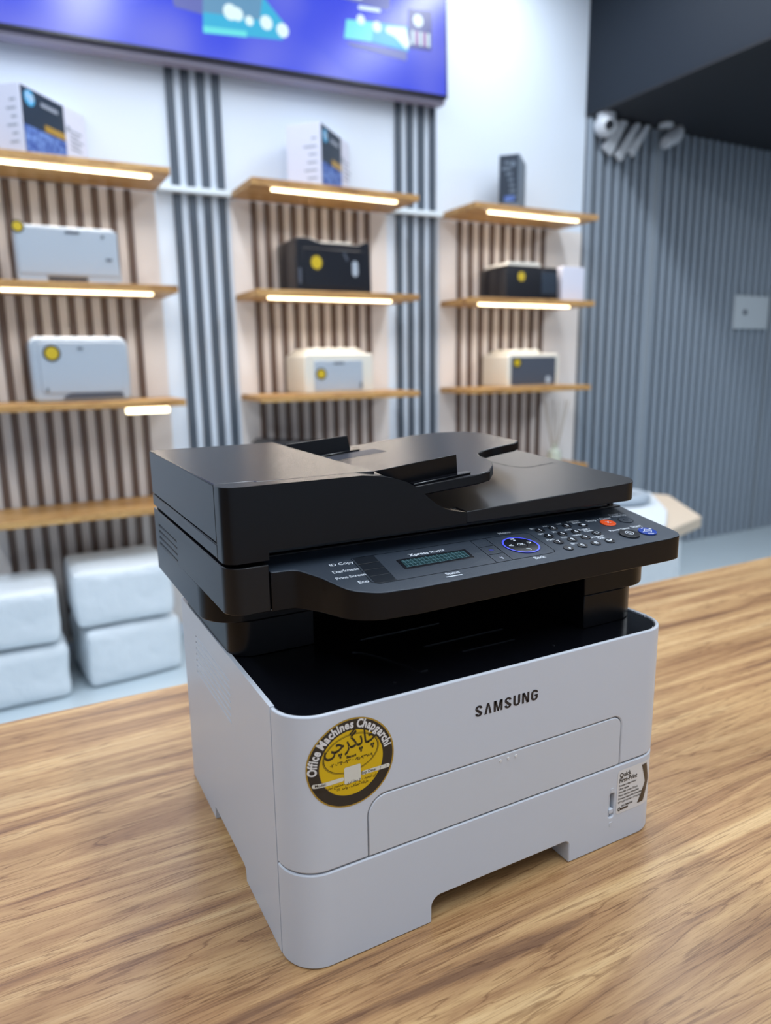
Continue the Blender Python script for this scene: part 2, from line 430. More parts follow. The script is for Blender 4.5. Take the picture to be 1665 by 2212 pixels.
# ------------------------------------------------------------------ shelf bays
BAYX = [(-0.26, 0.52), (0.84, 1.62), (1.925, 2.705)]
BAYN = ['left', 'middle', 'right']
SLX = [(-0.162, 0.409), (0.945, 1.51), (2.046, 2.60)]
TOPS = [1.172, 0.742, 0.303, -0.128]; ROWN = ['top', 'second', 'third', 'lowest']
LEDX = {(0, 0): (-0.1, 0.455), (1, 0): (0.935, 1.525), (2, 0): (2.03, 2.60),
        (0, 1): (-0.1, 0.43), (1, 1): (0.90, 1.49), (2, 1): (1.98, 2.56)}
for b, (xa, xb) in enumerate(BAYX):
    sp = empty('slat_panel', ((xa+xb)/2, YW, -0.5))
    bm = bmesh.new(); box(bm, xa, 2.882 if b == 2 else xb, YW-0.006, YW-0.0005, -0.75, 1.145); obj('backing', bm, CREAM, sp)
    s0, s1 = SLX[b]; n = 9 if b == 2 else 10
    for k in range(n):
        xx = s0+(s1-s0)*k/(n-1)
        bm = bmesh.new(); box(bm, xx-0.0135, xx+0.0135, YW-0.018, YW-0.0065, -0.72, 1.144); obj('slat', bm, BROWNS, sp, bevel=0.002)
    tag(sp, 'cream panel with dark brown upright slats behind the %s shelf bay' % BAYN[b], 'wall panel', 'slatted panels behind the shelves')
    for r, zt in enumerate(TOPS):
        t = 0.027
        sh = empty('wall_shelf', ((xa+xb)/2, YW-0.02, zt-t))
        bm = bmesh.new(); yb = YW-0.0185
        prism(bm, [(xa, yb), (xb, yb), (xb, 2.535), (xa, 2.535)], 'z', zt-t, zt)
        obj('board', bm, SHELFW, sh, bevel=0.002)
        if (b, r) in LEDX:
            l0, l1 = LEDX[(b, r)]
            bm = bmesh.new(); box(bm, l0, l1, 2.566, 2.582, zt-t-0.010, zt-t-0.0005); obj('led_strip', bm, LEDM, sh, bevel=0.003)
            area('shelf_led_light', ((l0+l1)/2, 2.60, zt-t-0.014), (l1-l0, 0.03), 2.2, (1.0, 0.89, 0.78), (radians(-22), 0, 0))
        if (b, r) == (0, 2):
            bm = bmesh.new(); box(bm, 0.29, 0.455, 2.548, 2.566, zt-t-0.024, zt-t-0.0005); obj('led_strip', bm, LEDM, sh, bevel=0.004)
        lit = ' with a glowing light strip underneath' if (b, r) in LEDX else ''
        tag(sh, '%s wooden shelf of the %s bay%s' % (ROWN[r], BAYN[b], lit), 'shelf', 'wooden wall shelves')

# ------------------------------------------------------------------ television
tv = empty('television', (0.5, YW-0.02, 1.63))
bm = bmesh.new(); box(bm, -0.9, 1.905, 2.765, YW-0.03, 1.610, 2.40); obj('tv_housing', bm, TVB, tv, bevel=0.004)
bm = bmesh.new(); box(bm, -0.9, 1.905, 2.742, 2.7645, 1.630, 2.405); fr = obj('bezel', bm, TVF, tv, bevel=0.002)
bm = bmesh.new(); box(bm, -0.89, 1.895, 2.7405, 2.7415, 1.642, 2.395); scr = obj('screen', bm, SCREEN, tv)
bm = bmesh.new(); L = {}
TVM = [TCY, TTL, TWH, TGR, TDK, TPK, TMD]
def tvp(l, mi, off=0.0):
    b_ = bmesh.new(); prism(b_, l, 'y', 2.7385-off, 2.7400-off); obj('screen_image', b_, TVM[mi], scr)
def tvd(c, r, mi, off=0.001, ry=None):
    b_ = bmesh.new(); cyl(b_, c, r, 2.7385-off, 2.74-off, 'y', 24, 0, ry); obj('screen_image', b_, TVM[mi], scr)
tvp(fillet([(0.63, 1.80), (0.76, 1.79), (0.78, 1.92), (0.62, 1.92)], .01), 3, -0.0003)
tvp([(0.738, 1.727), (1.077, 1.752), (1.096, 1.808), (1.0, 1.90), (0.75, 1.88)], 0)
tvp([(0.745, 1.80), (0.98, 1.81), (1.0, 1.91), (0.75, 1.90)], 6, .0005)
tvp([(0.74, 1.725), (0.92, 1.738), (0.92, 1.76), (0.74, 1.75)], 1, .0006)
for c, r in (((0.857, 1.819), .03), ((0.885, 1.816), .025), ((0.935, 1.80), .018), ((1.008, 1.805), .027), ((1.079, 1.788), .027)): tvd(c, r, 2)
tvp([(1.375, 1.79), (1.683, 1.80), (1.68, 1.76), (1.56, 1.765), (1.40, 1.775)], 3)
tvp([(1.379, 1.88), (1.517, 1.892), (1.50, 1.81), (1.366, 1.805)], 1, .0005)
tvp([(1.517, 1.892), (1.69, 1.90), (1.69, 1.80), (1.50, 1.81)], 0, .0005)
tvp(fillet([(1.575, 1.885), (1.68, 1.895), (1.70, 1.83), (1.68, 1.805), (1.62, 1.85), (1.575, 1.86)], .01), 2, .001)
for c, r in (((1.45, 1.89), .02), ((1.53, 1.875), .022)): tvd(c, r, 2)
tvp([(1.696, 1.976), (1.821, 1.986), (1.813, 1.82), (1.69, 1.815)], 4)
tvd((1.745, 1.935), .026, 2)
for k in range(5): tvp([(1.71+.021*k, 1.89), (1.722+.021*k, 1.891), (1.722+.021*k, 1.835), (1.71+.021*k, 1.833)], 5 if k % 2 else 2, .0008)
tvp(fillet([(1.34, 1.96), (1.60, 1.95), (1.60, 2.1), (1.34, 2.1)], .02), 3, -.0002)
tvp(fillet([(1.44, 1.93), (1.55, 1.935), (1.55, 1.95), (1.44, 1.945)], .006), 2, .0008)
tvp(fillet([(1.37, 1.965), (1.46, 1.97), (1.46, 1.985), (1.37, 1.98)], .006), 2, .0008)
bm.free()
tag(tv, 'large wall mounted television with a glowing blue screen above the shelves', 'television')
tv.rotation_euler = (0, radians(-1.1), 0); tv.location.z += 0.012

# ------------------------------------------------------------------ ceiling lamps
for i, (x, y, sx, sy, p) in enumerate(LIGHTS):
    lp = empty('ceiling_lamp', (x, y, CEIL))
    bm = bmesh.new(); box(bm, x-sx/2-.015, x+sx/2+.015, y-sy/2-.015, y+sy/2+.015, CEIL-0.022, CEIL-0.001); obj('lamp_frame', bm, RAILM, lp, bevel=0.002)
    bm = bmesh.new(); box(bm, x-sx/2, x+sx/2, y-sy/2, y+sy/2, CEIL-0.026, CEIL-0.0225); obj('diffuser', bm, LAMPM, lp)
    tag(lp, 'long white ceiling lamp, %s of the %s row above the room' % (['left one', 'centre one', 'right one'][i % 3], ['shelf side', 'counter side'][i//3]), 'lamp', 'ceiling lamps')

lp = empty('ceiling_lamp', (3.9, .5, 1.75))
bm = bmesh.new(); box(bm, 3.82, 3.98, -.4, 1.4, 1.735, 1.7495); obj('diffuser', bm, LAMPM, lp, bevel=.002)
tag(lp, 'long white lamp under the black soffit', 'lamp')

# ------------------------------------------------------------------ things on the shelves
def rot2(p, c, a): return (c[0]+(p[0])*cos(a)-(p[1])*sin(a), c[1]+(p[0])*sin(a)+(p[1])*cos(a))
def carton(cx, cy, z0, ang, ld, lw, h, label, grp, dark_len):
    """near corner at (cx,cy); long side runs along ang, short side along ang+90"""
    e = empty('carton', (cx, cy, z0), ang)
    def lo(bm): return bm
    bm = bmesh.new(); box(bm, 0, ld, 0, lw, 0, h); obj('carton_body', bm, BOXW, e, bevel=0.002, world=False)
    bm = bmesh.new(); box(bm, 0.004, dark_len, -0.0012, -0.0002, 0.004, h-0.006)
    pr = obj('printed_front', bm, BOXD, e, world=False)
    bm = bmesh.new(); box(bm, 0.006, dark_len-0.002, -0.0022, -0.0013, 0.006, h*0.42); obj('print_picture', bm, CARTB, pr, world=False)
    bm = bmesh.new(); cyl(bm, (dark_len*.2, h*0.83), 0.026, -0.0024, -0.0014, 'y', 32, 0)
    add2(bm, text2('hp', 0.042, 0.0006, shear=0.25), lambda x, y: (x, -0.0027, y), 1, (dark_len*.2, h*0.80)); obj('round_logo', bm, [CYAN, INK], pr, world=False)
    bm = bmesh.new(); box(bm, dark_len*.5, dark_len-0.002, -0.0024, -0.0014, h*0.44, h*0.54); obj('gold_band', bm, STG, pr, world=False)
    bm = bmesh.new(); box(bm, dark_len*.45, dark_len*.85, -0.0024, -0.0014, h*0.79, h*0.85); obj('title_bar', bm, INKG, pr, world=False)
    def mark(*a): b_ = bmesh.new(); box(b_, *a); obj('printed_mark', b_, INKG, e, world=False)
    for k in range(5): mark(dark_len+0.03, dark_len+0.03+random.uniform(.05, .09), -0.0012, -0.0004, h*(.35+.07*k), h*(.35+.07*k)+.006)
    mark(dark_len+0.012, dark_len+0.03, -0.0012, -0.0004, h*.62, h*.70)
    for k in range(6): mark(-0.0012, -0.0004, 0.02, 0.02+random.uniform(.02, .06), h*(.15+.12*k), h*(.15+.12*k)+.006)
    return tag(e, label, 'box', grp)
carton(0.031, 2.552, TOPS[0]+.0005, radians(49.5), 0.37, 0.21, 0.226, 'larger white and navy printer carton on the left top shelf', 'white and navy cartons', 0.235)
carton(1.172, 2.595, TOPS[0]+.0005, radians(44), 0.34, 0.16, 0.262, 'smaller white and navy printer carton on the middle top shelf', 'white and navy cartons', 0.235)
e = empty('carton', (2.212, 2.575, TOPS[0]+.0005), radians(43))
bm = bmesh.new(); box(bm, 0, 0.22, 0, 0.10, 0, 0.25); obj('carton_body', bm, BOXG, e, bevel=.002, world=False)
bm = bmesh.new(); box(bm, -0.0012, -0.0002, 0.004, 0.096, 0.03, 0.246); pr = obj('printed_front', bm, BOXD, e, world=False)
bm = bmesh.new()
for k in range(7): box(bm, -0.0022, -0.0013, 0.01+.012*k*.5, 0.03+.012*k*.5+random.uniform(0, .03), 0.05+0.026*k, 0.062+0.026*k)
cyl(bm, (.03, .205), .013, -0.0024, -0.0014, 'x', 20); obj('printed_marks', bm, BOXG, pr, world=False)
bm = bmesh.new(); box(bm, -0.0024, -0.0013, 0.02, 0.07, 0.035, 0.06); obj('print_picture', bm, CARTB, pr, world=False)
tag(e, 'small dark grey carton on the right top shelf', 'box')

def sticker(e, x, y, z, r=0.033):
    bm = bmesh.new(); cyl(bm, (x, z), r, y-0.0012, y-0.0004, 'y', 28, 1); cyl(bm, (x, z), r*.74, y-0.0018, y-0.0010, 'y', 28, 0)
    return obj('round_sticker', bm, [YELS, STB], e, world=False)
def put(e, loc, rz=0.0): e.location = loc; e.rotation_euler = (0, 0, rz); return e

# second shelf left: flat topped white printer
e = empty('printer', (0, 0, 0))
bm = bmesh.new(); prism(bm, fillet([(0, 0), (.36, 0), (.345, .20), (-.0, .20)], [.012]*4, 4), 'y', 0, 0.20); body = obj('body', bm, SHW, e, bevel=.006, world=False)
cut(body, [cutter([(.10, -.01), (.235, -.01), (.235, .022), (.10, .022)], 'y', -.01, .1)])
bm = bmesh.new(); box(bm, .101, .234, .012, .05, 0.001, .021); obj('paper_tray', bm, SHG, e, world=False)
bm = bmesh.new(); box(bm, .008, .352, -0.003, -0.0005, .03, .19); obj('front_cover', bm, SHW, e, bevel=.002, world=False)
for q in ((.305, .327, .085, .093), (.295, .305, .165, .175), (.17, .22, .176, .184)):
    bm = bmesh.new(); box(bm, q[0], q[1], -.0055, -.0035, q[2], q[3]); obj('indicator', bm, SHG, e, world=False)
sticker(e, 0.015, -.003, .19, .022)
put(e, (-.035, 2.60, TOPS[1]+.001)); tag(e, 'grey white printer with a dark tray slot on the second shelf of the left bay', 'printer')

# third shelf left: rounded white printer
e = empty('printer', (0, 0, 0))
bm = bmesh.new(); prism(bm, fillet([(0, 0), (.35, 0), (.35, .245), (0, .245)], [.02, .02, .04, .03], 8), 'y', 0, 0.22); obj('body', bm, SHW, e, bevel=.012, segs=3, world=False)
bm = bmesh.new(); prism(bm, rrect(.03, .325, .035, .225, .018), 'y', -.004, -.0005); obj('front_cover', bm, SHW, e, bevel=.002, world=False)
bm = bmesh.new(); prism(bm, fillet([(.08, .012), (.33, .012), (.31, .034), (.13, .034)], .008), 'y', -.004, -.0005); obj('tray_front', bm, SHG, e, bevel=.001, world=False)
for q in ((.165, .185, .196, .204), (.045, .052, .04, .055)):
    bm = bmesh.new(); box(bm, q[0], q[1], -.006, -.0042, q[2], q[3]); obj('badge', bm, SHG, e, world=False)
sticker(e, .075, -.0045, .183, .031)
put(e, (-.027, 2.60, TOPS[2]+.001)); tag(e, 'rounded white printer with a round yellow sticker on the third shelf of the left bay', 'printer')

# second shelf middle: black printer with feet and dished top
e = empty('printer', (0, 0, 0))
prof = fillet([(.0, 0), (.36, 0), (.355, .20), (.335, .205), (.30, .19), (.12, .19), (.06, .205), (.0, .205)], [.004, .004, .01, .01, .01, .01, .01, .012], 4)
bm = bmesh.new(); prism(bm, prof, 'y', 0, 0.235); obj('body', bm, SHB, e, bevel=.004, world=False)
bm = bmesh.new(); box(bm, .03, .33, -.004, -.0005, .018, .165); obj('front_cover', bm, SHB, e, bevel=.003, world=False)
bm = bmesh.new(); prism(bm, rrect(.262, .290, .065, .125, .013), 'y', -.0055, -.0042); obj('label', bm, SHW, e, world=False)
bm = bmesh.new(); prism(bm, fillet([(.218, .15), (.225, .158), (.243, .13), (.236, .122)], .002), 'y', -.0055, -.0042); obj('badge', bm, SHG, e, world=False)
bm = bmesh.new(); prism(bm, rrect(.006, .02, .03, .09, .006), 'y', -.002, -.0005); obj('side_highlight_plate', bm, SHG, e, world=False).name = 'side_highlight'  # grey plate stands in for a highlight, not a fitted part
bm = bmesh.new(); prism(bm, [(.10, .192), (.27, .192), (.265, .199), (.12, .197)], 'y', .02, .19); obj('paper_sheet', bm, PAPER, e, world=False)
sticker(e, .09, -.0045, .112, .034)
put(e, (1.045, 2.60, TOPS[1]+.001)); e.scale = (1, 1, 1.1); tag(e, 'black printer with yellow sticker and pale label on the second shelf of the middle bay', 'printer')

# third shelf middle: ivory topped printer
e = empty('printer', (0, 0, 0))
prof = fillet([(.0, 0), (.345, 0), (.34, .165), (.335, .175), (.0, .175)], [.006, .006, .02, .015, .02], 6)
bm = bmesh.new(); prism(bm, prof, 'y', 0, 0.235); obj('body', bm, SHI, e, bevel=.006, world=False)
bm = bmesh.new(); prism(bm, fillet([(.015, .175), (.32, .175), (.28, .20), (.05, .20)], [.004, .004, .012, .012]), 'y', .04, .225); obj('top_cover', bm, SHI, e, bevel=.004, world=False)
bm = bmesh.new(); box(bm, .045, .285, -.004, -.0005, .012, .145); obj('front_cover', bm, SHW, e, bevel=.003, world=False)
for q in ((.14, .19, .128, .136), (.27, .28, .02, .045)):
    bm = bmesh.new(); box(bm, q[0], q[1], -.0055, -.0042, q[2], q[3]); obj('badge', bm, SHG, e, world=False)
sticker(e, .077, -.0045, .086, .026)
put(e, (1.064, 2.60, TOPS[2]+.001)); tag(e, 'white printer with ivory top on the third shelf of the middle bay', 'printer')

# second shelf right: low black printer with paper on top, white booklet beside
e = empty('printer', (0, 0, 0))
bm = bmesh.new(); prism(bm, fillet([(0, 0), (.335, 0), (.33, .163), (.0, .163)], [.004, .004, .012, .012], 4), 'y', 0, .235); obj('body', bm, SHB, e, bevel=.004, world=False)
bm = bmesh.new(); box(bm, .22, .32, -.004, -.0005, .03, .14); obj('front_cover', bm, BOXD, e, bevel=.002, world=False)
bm = bmesh.new(); prism(bm, [(.0, .165), (.20, .165), (.22, .172), (.19, .184), (.02, .180)], 'y', .0, .19); obj('paper_sheet', bm, PAPER, e, world=False)
sticker(e, .09, -.001, .112, .030)
put(e, (2.17, 2.60, TOPS[1]+.001)); tag(e, 'low black printer with papers on top on the second shelf of the right bay', 'printer')
bm = bmesh.new(); prism(bm, rrect(2.53, 2.685, TOPS[1]+.001, TOPS[1]+.176, .012), 'y', 2.60, 2.655)
o = obj('white_carton', bm, BOXW, bevel=.003); o.name = 'carton'; tag(o, 'small plain white carton beside the low black printer', 'box')

# third shelf right: two tone printer
e = empty('printer', (0, 0, 0))
bm = bmesh.new(); prism(bm, fillet([(0, 0), (.345, 0), (.345, .168), (.0, .168)], [.006, .006, .02, .02], 5), 'y', 0, .225); obj('body', bm, SHI, e, bevel=.006, world=False)
bm = bmesh.new(); prism(bm, rrect(.022, .32, .008, .150, .006), 'y', -.004, -.0005); obj('front_cover', bm, SHG, e, bevel=.002, world=False)
bm = bmesh.new(); prism(bm, fillet([(.03, .170), (.25, .170), (.22, .190), (.07, .190)], .006), 'y', .03, .22); obj('top_cover', bm, SHI, e, bevel=.003, world=False)
bm = bmesh.new(); prism(bm, rrect(.25, .285, .012, .05, .012), 'y', -.0055, -.0042); obj('label', bm, SHW, e, world=False)
sticker(e, .058, -.0045, .122, .026)
put(e, (2.185, 2.60, TOPS[2]+.001)); tag(e, 'cream printer with dark grey front on the third shelf of the right bay', 'printer')

# lowest shelf middle: black printer hardly seen behind the counter printer
e = empty('printer', (0, 0, 0))
bm = bmesh.new(); prism(bm, fillet([(0, 0), (.36, 0), (.35, .2), (.03, .228), (.0, .2)], .012, 4), 'y', 0, .235); obj('body', bm, SHB, e, bevel=.004, world=False)
bm = bmesh.new(); box(bm, .03, .33, -.004, -.0005, .018, .17); obj('front_cover', bm, SHB, e, bevel=.003, world=False)
put(e, (.87, 2.59, TOPS[3]+.001)); tag(e, 'black printer on the lowest shelf of the middle bay', 'printer')

# reed diffuser on the lowest right shelf
e = empty('reed_diffuser', (2.535, 2.62, TOPS[3]+.001))
bm = bmesh.new()
rs = [(.038, 0), (.040, .02), (.036, .07), (.016, .085), (.015, .11), (.013, .11), (.013, .085)]
V = [[bm.verts.new((r*cos(2*pi*i/24), r*sin(2*pi*i/24), z)) for i in range(24)] for r, z in rs]
for a, b in zip(V, V[1:]):
    for i in range(24): bm.faces.new((a[i], a[(i+1) % 24], b[(i+1) % 24], b[i]))
bm.faces.new(V[0][::-1]); obj('bottle', bm, GLASS, e, world=False)
for k in range(6):
    a = k*1.05; bm = bmesh.new(); d = Vector((cos(a)*.07, sin(a)*.07, .33))
    vs = cyl(bm, (0, 0), .0022, 0, 1, n=6)
    for v in vs: v.co = Vector((v.co.x+d.x*v.co.z, v.co.y+d.y*v.co.z, .02+v.co.z*d.z))
    obj('reed', bm, REED, e, world=False)
tag(e, 'small glass reed diffuser on the lowest shelf of the right bay', 'diffuser')

# ------------------------------------------------------------------ wrapped bundles
def bundle(name, cx, cy, z0, sx, sy, sz, rz, label, grp, seed, m=WRAP, cat='bundle'):
    random.seed(seed)
    bm = bmesh.new(); box(bm, -sx/2, sx/2, -sy/2, sy/2, 0, sz)
    bmesh.ops.bevel(bm, geom=bm.edges[:], offset=min(sz*.2, .045), segments=4, affect='EDGES', profile=.6)
    bmesh.ops.subdivide_edges(bm, edges=[e for e in bm.edges if e.calc_length() > .08], cuts=5, use_grid_fill=True)
    from mathutils import noise
    for v in bm.verts:
        n = noise.noise_vector((v.co+Vector((seed, 0, 0)))*9)*.006
        if v.co.z < .02: n.z = 0
        v.co += n; v.co.z = max(0.0, v.co.z)
    o = obj(name, bm, m); o.location = (cx, cy, z0); o.rotation_euler = (0, 0, rz)
    return tag(o, label, cat, grp)
G = 'white foam wrapped bundles on the floor'
bundle('wrapped_bundle', -.20, 2.56, FL, .36, .36, .215, radians(2), 'lower white wrapped bundle at the left picture edge', G, 1)
bundle('wrapped_bundle', -.205, 2.55, FL+.226, .355, .34, .21, radians(-2), 'upper white wrapped bundle at the left picture edge', G, 2)
bundle('wrapped_bundle', .215, 2.60, FL, .37, .36, .235, radians(6), 'lower white wrapped bundle right beside the counter printer', G, 3)
bundle('wrapped_bundle', .205, 2.60, FL+.246, .375, .36, .225, radians(1), 'upper white wrapped bundle right beside the counter printer', G, 4)

# stack at the right with a flat package on top
bundle('wrapped_stack', 1.895, 1.70, FL, .50, .62, .545, radians(18), 'tall white wrapped stack behind the right end of the printer', None, 5)
e = empty('flat_package', (2.05, 1.70, FL+.552), 0)
bm = bmesh.new(); prism(bm, fillet([(1.72, 1.30), (2.345, 1.50), (2.62, 1.90), (2.45, 2.20), (1.75, 2.10)], .02, 3), 'z', FL+.552, FL+.600); obj('carton_body', bm, CARD, e, bevel=.006)
bm = bmesh.new(); prism(bm, fillet([(1.74, 1.33), (2.06, 1.435), (2.28, 1.62), (2.55, 1.95), (2.42, 2.16), (1.77, 2.08)], .03, 3), 'z', FL+.6005, FL+.612); obj('foam_sheet', bm, WRAP, e, bevel=.003)
tag(e, 'flat cardboard and foam package lying on the tall wrapped stack', 'package')
bm = bmesh.new()
n1, n2 = 48, 12
for i in range(n1):
    for j in range(n2):
        a = 2*pi*i/n1; b_ = 2*pi*j/n2
        bm.verts.new(((.125+.03*cos(b_))*cos(a), (.125+.03*cos(b_))*sin(a), .022+.022*sin(b_)))
bm.verts.ensure_lookup_table()
for i in range(n1):
    for j in range(n2):
        bm.faces.new([bm.verts[k] for k in (i*n2+j, ((i+1) % n1)*n2+j, ((i+1) % n1)*n2+(j+1) % n2, i*n2+(j+1) % n2)])
o = obj('foam_ring', bm, mat('foam_grey', (160, 172, 184), .5)); o.location = (2.24, 1.88, FL+.6125)
tag(o, 'grey foam ring lying on the flat package', 'foam ring')

# ------------------------------------------------------------------ on the grey slats
e = empty('access_panel', (4.385, YW-0.03, 0.625))
bm = bmesh.new(); box(bm, 4.21, 4.56, YW-0.05, YW-0.0345, 0.625, 0.84); obj('cover_plate', bm, mat('plate_grey', (186, 194, 200), .45), e, bevel=.003)
bm = bmesh.new(); cyl(bm, (4.305, .733),   .016, YW-0.062, YW-0.0505, 'y', 24); obj('lock_knob', bm, SHG, e, bevel=.002)
tag(e, 'white square cover plate with a dark knob on the grey slats', 'cover plate')

def cctv(x, y, ang, label):
    e = empty('security_camera', (x, y, 1.7495), ang)
    bm = bmesh.new(); cyl(bm, (0, 0), .05, -.018, -.0005, n=32); obj('mount', bm, CAMW, e, bevel=.003, world=False)
    bm = bmesh.new(); bmesh.ops.create_uvsphere(bm, u_segments=32, v_segments=20, radius=.062)
    for v in bm.verts: v.co.z = v.co.z*.95-.06
    hs = obj('housing', bm, CAMW, e, world=False, ang=60)
    bm = bmesh.new(); cyl(bm, (0, -.072), .024, -.068, -.035, 'y', 28)
    obj('lens', bm, LENS, e, bevel=.003, world=False)
    return tag(e, label, 'camera', 'white dome cameras under the black soffit')
cctv(2.945, 2.76, radians(-25), 'left white dome camera under the black soffit')
def bullet(x, y, ang, label):
    e = empty('security_camera', (x, y, 1.7495), ang)
    bm = bmesh.new(); cyl(bm, (0, 0), .04, -.02, -.0005, n=32); obj('mount', bm, CAMW, e, bevel=.003, world=False)
    bm = bmesh.new(); vs = cyl(bm, (0, 0), .028, 0, .16, 'x', 32, r2=.05)
    for v in vs: v.co = Vector((v.co.x*.75, v.co.y*1.15, v.co.z*1.15+v.co.x*.45-.105))
    hs = obj('housing', bm, CAMW, e, bevel=.01, segs=3, world=False)
    return tag(e, label, 'camera', None)
bullet(3.375, 2.73, radians(15), 'right white tapered camera under the black soffit')
for k, (xa, za, xb, zb) in enumerate(((3.10, 1.742, 2.985, 1.57), (3.21, 1.742, 3.07, 1.545), (3.29, 1.742, 3.165, 1.58))):
    bm = bmesh.new(); d = Vector((xb-xa, 0, zb-za)); nrm = Vector((-d.z, 0, d.x)).normalized()*(.036 if k == 0 else .027)
    prism(bm, [(xa+nrm.x, za), (xb+nrm.x, zb+nrm.z), (xb-nrm.x, zb-nrm.z), (xa-nrm.x, za)], 'y', 2.775, 2.80)
    o = obj('slanted_bar', bm, CAMW, bevel=.004)
    tag(o, ['leftmost and widest', 'middle', 'rightmost'][k]+' of the three pale slanted bars between the two cameras', 'bar', 'pale slanted bars')

# ================================================================== THE PRINTER
W, D, HB, HS, HD, YS, R = 0.368, 0.304, 0.2006, 0.0791, 0.1274, 0.0285, 0.029
P = empty('printer', (W/2, 0.16, 0.0))
tag(P, 'black and white multifunction laser printer standing on the wood counter', 'printer')

def fs(s, z, off=0.0):
    """front skin of the body: s runs along the front face, bending round both corners"""
    if s < R:
        t = min((R-s)/R, pi/2); return (R-(R+off)*sin(t), R-(R+off)*cos(t), z)
    if s > W-R:
        t = min((s-(W-R))/R, pi/2); return (W-R+(R+off)*sin(t), R-(R+off)*cos(t), z)
    return (s, -off, z)

def front_outline(inset=0.0, yb=YS, seg=14):
    r = R-inset; pts = []
    for k in range(seg+1): t = pi/2*(1-k/seg); pts.append((R-r*sin(t), R-r*cos(t)))
    for k in range(seg+1): t = pi/2*k/seg; pts.append((W-R+r*sin(t), R-r*cos(t)))
    if yb > R: pts.append((W-inset, yb)); pts.append((inset, yb))
    return pts

# side panels and rear
bm = bmesh.new(); box(bm, 0, W, YS+.0012, D, 0.0004, HB)
body = obj('body', bm, WHITEP, P, bevel=.0012)
cs = [cutter(fillet([(.1163, -.01), (.2146, -.01), (.2146, .0137), (.1163, .0137)], [0, 0, .002, .006], 5), 'x', -.01, .02)]
for k in range(7):
    z = .1777-.0063*k; cs.append(cutter([(.132+.0003*k, z-.0011), (.2485+.0007*k, z-.0011), (.2485+.0007*k, z+.0011), (.132+.0003*k, z+.0011)], 'x', -.01, .0022))
cs.append(cutter([(.0035, YS-.01), (W-.0035, YS-.01), (W-.0035, D-.02), (.0035, D-.02)], 'z', HB-.006, HB+.01))
cut(body, cs)
body.name = 'body'
# cassette
bm = bmesh.new(); prism(bm, front_outline(0, YS), 'z', .0004, HS-.0007)
cas = obj('paper_cassette', bm, WHITEP, P, bevel=.0011)
cut(cas, [cutter(fillet([(.1141, -.02), (.2549, -.02), (.2549, .0225), (.1141, .0225)], [0, 0, .0055, .0085], 8), 'y', -.01, .04),
          cutter(rrect(.3008, .3072, .0285, .0522, .0026, 5), 'y', -.01, .006)])
bm = bmesh.new(); prism(bm, rrect(.3012, .3035, .029, .051, .001, 3), 'y', .0015, .0055); obj('gauge_strip', bm, WHITEP, cas, bevel=.0004)
bm = bmesh.new(); prism(bm, rrect(.3012, .3062, .0322, .0372, .0012, 3), 'y', -.0002, .0058); obj('paper_level_slider', bm, WHITEP, cas, bevel=.0006)
bm = bmesh.new(); prism(bm, rrect(.3034, .3070, .0288, .0519, .001, 3), 'y', .0045, .0058); obj('gauge_recess', bm, SHG, cas)
bm = bmesh.new()
for z in (.0555, .0215): prism(bm, rrect(.3022, .3062, z-.002, z+.002, .0006, 3), 'y', -.00035, .0002)
obj('paper_level_mark', bm, WHITEP2, cas)
# dark underside behind the hand recess
bm = bmesh.new(); box(bm, .02, W-.02, YS+.0015, YS+.0017, .0225, .030); bm.free()
bm = bmesh.new(); box(bm, .255, .2565, YS+.001, .12, .0006, .0222); obj('recess_wall', bm, WHITEP, cas)
bm = bmesh.new(); box(bm, .0012, W-.0012, YS-.001, YS+.0022, .03, HB-.008); obj('seam_shade', bm, GROOVE, P)  # dark sheet added inside the seam to give the gap its shade
bm2 = body
cut(body, [cutter([(.1145, -.01), (.2545, -.01), (.2545, .0222), (.1145, .0222)], 'y', .0, .13),
           cutter([(.1163, -.01), (.2146, -.01), (.2146, .0137), (.1163, .0137)], 'x', .015, .06)])
body.name = 'body'

# front cover
bm = bmesh.new(); prism(bm, front_outline(0, YS), 'z', HS+.0007, HB)
cov = obj('front_cover', bm, WHITEP, P, bevel=.0013, segs=3)
X1, X2 = .0599, .311
cut(cov, [cutter(fillet([(X1, HS-.02), (X2, HS-.02), (X2, HD), (X1, HD)], [0, 0, .010, .0155], 8), 'y', -.01, .008),
          cutter([(p[0], p[1]) for p in front_outline(.0032, YS+.02)], 'z', HB-.0045, HB+.01)])
bm = bmesh.new(); prism(bm, fillet([(X1+.0007, HS+.0007), (X2-.0007, HS+.0007), (X2-.0007, HD-.0008), (X1+.0007, HD-.0008)], [0, 0, .0095, .015], 8), 'y', 0.0001, .006)
door = obj('bypass_tray_door', bm, WHITEP2, P, bevel=.0008)
bm = bmesh.new()
for x in (.1784, .186, .1936):
    vs = cyl(bm, (x, .1221), .0011, -.0006, .0004, 'y', 12)
    obj('raised_dot', bm, LABW, door); bm = bmesh.new()
bm.free()
bm = bmesh.new(); box(bm, .004, W-.004, .0065, YS, HS-.0006, HS+.0006); box(bm, X1-.002, X1+.001, .005, .0079, HS, HD-.02); bm.free()

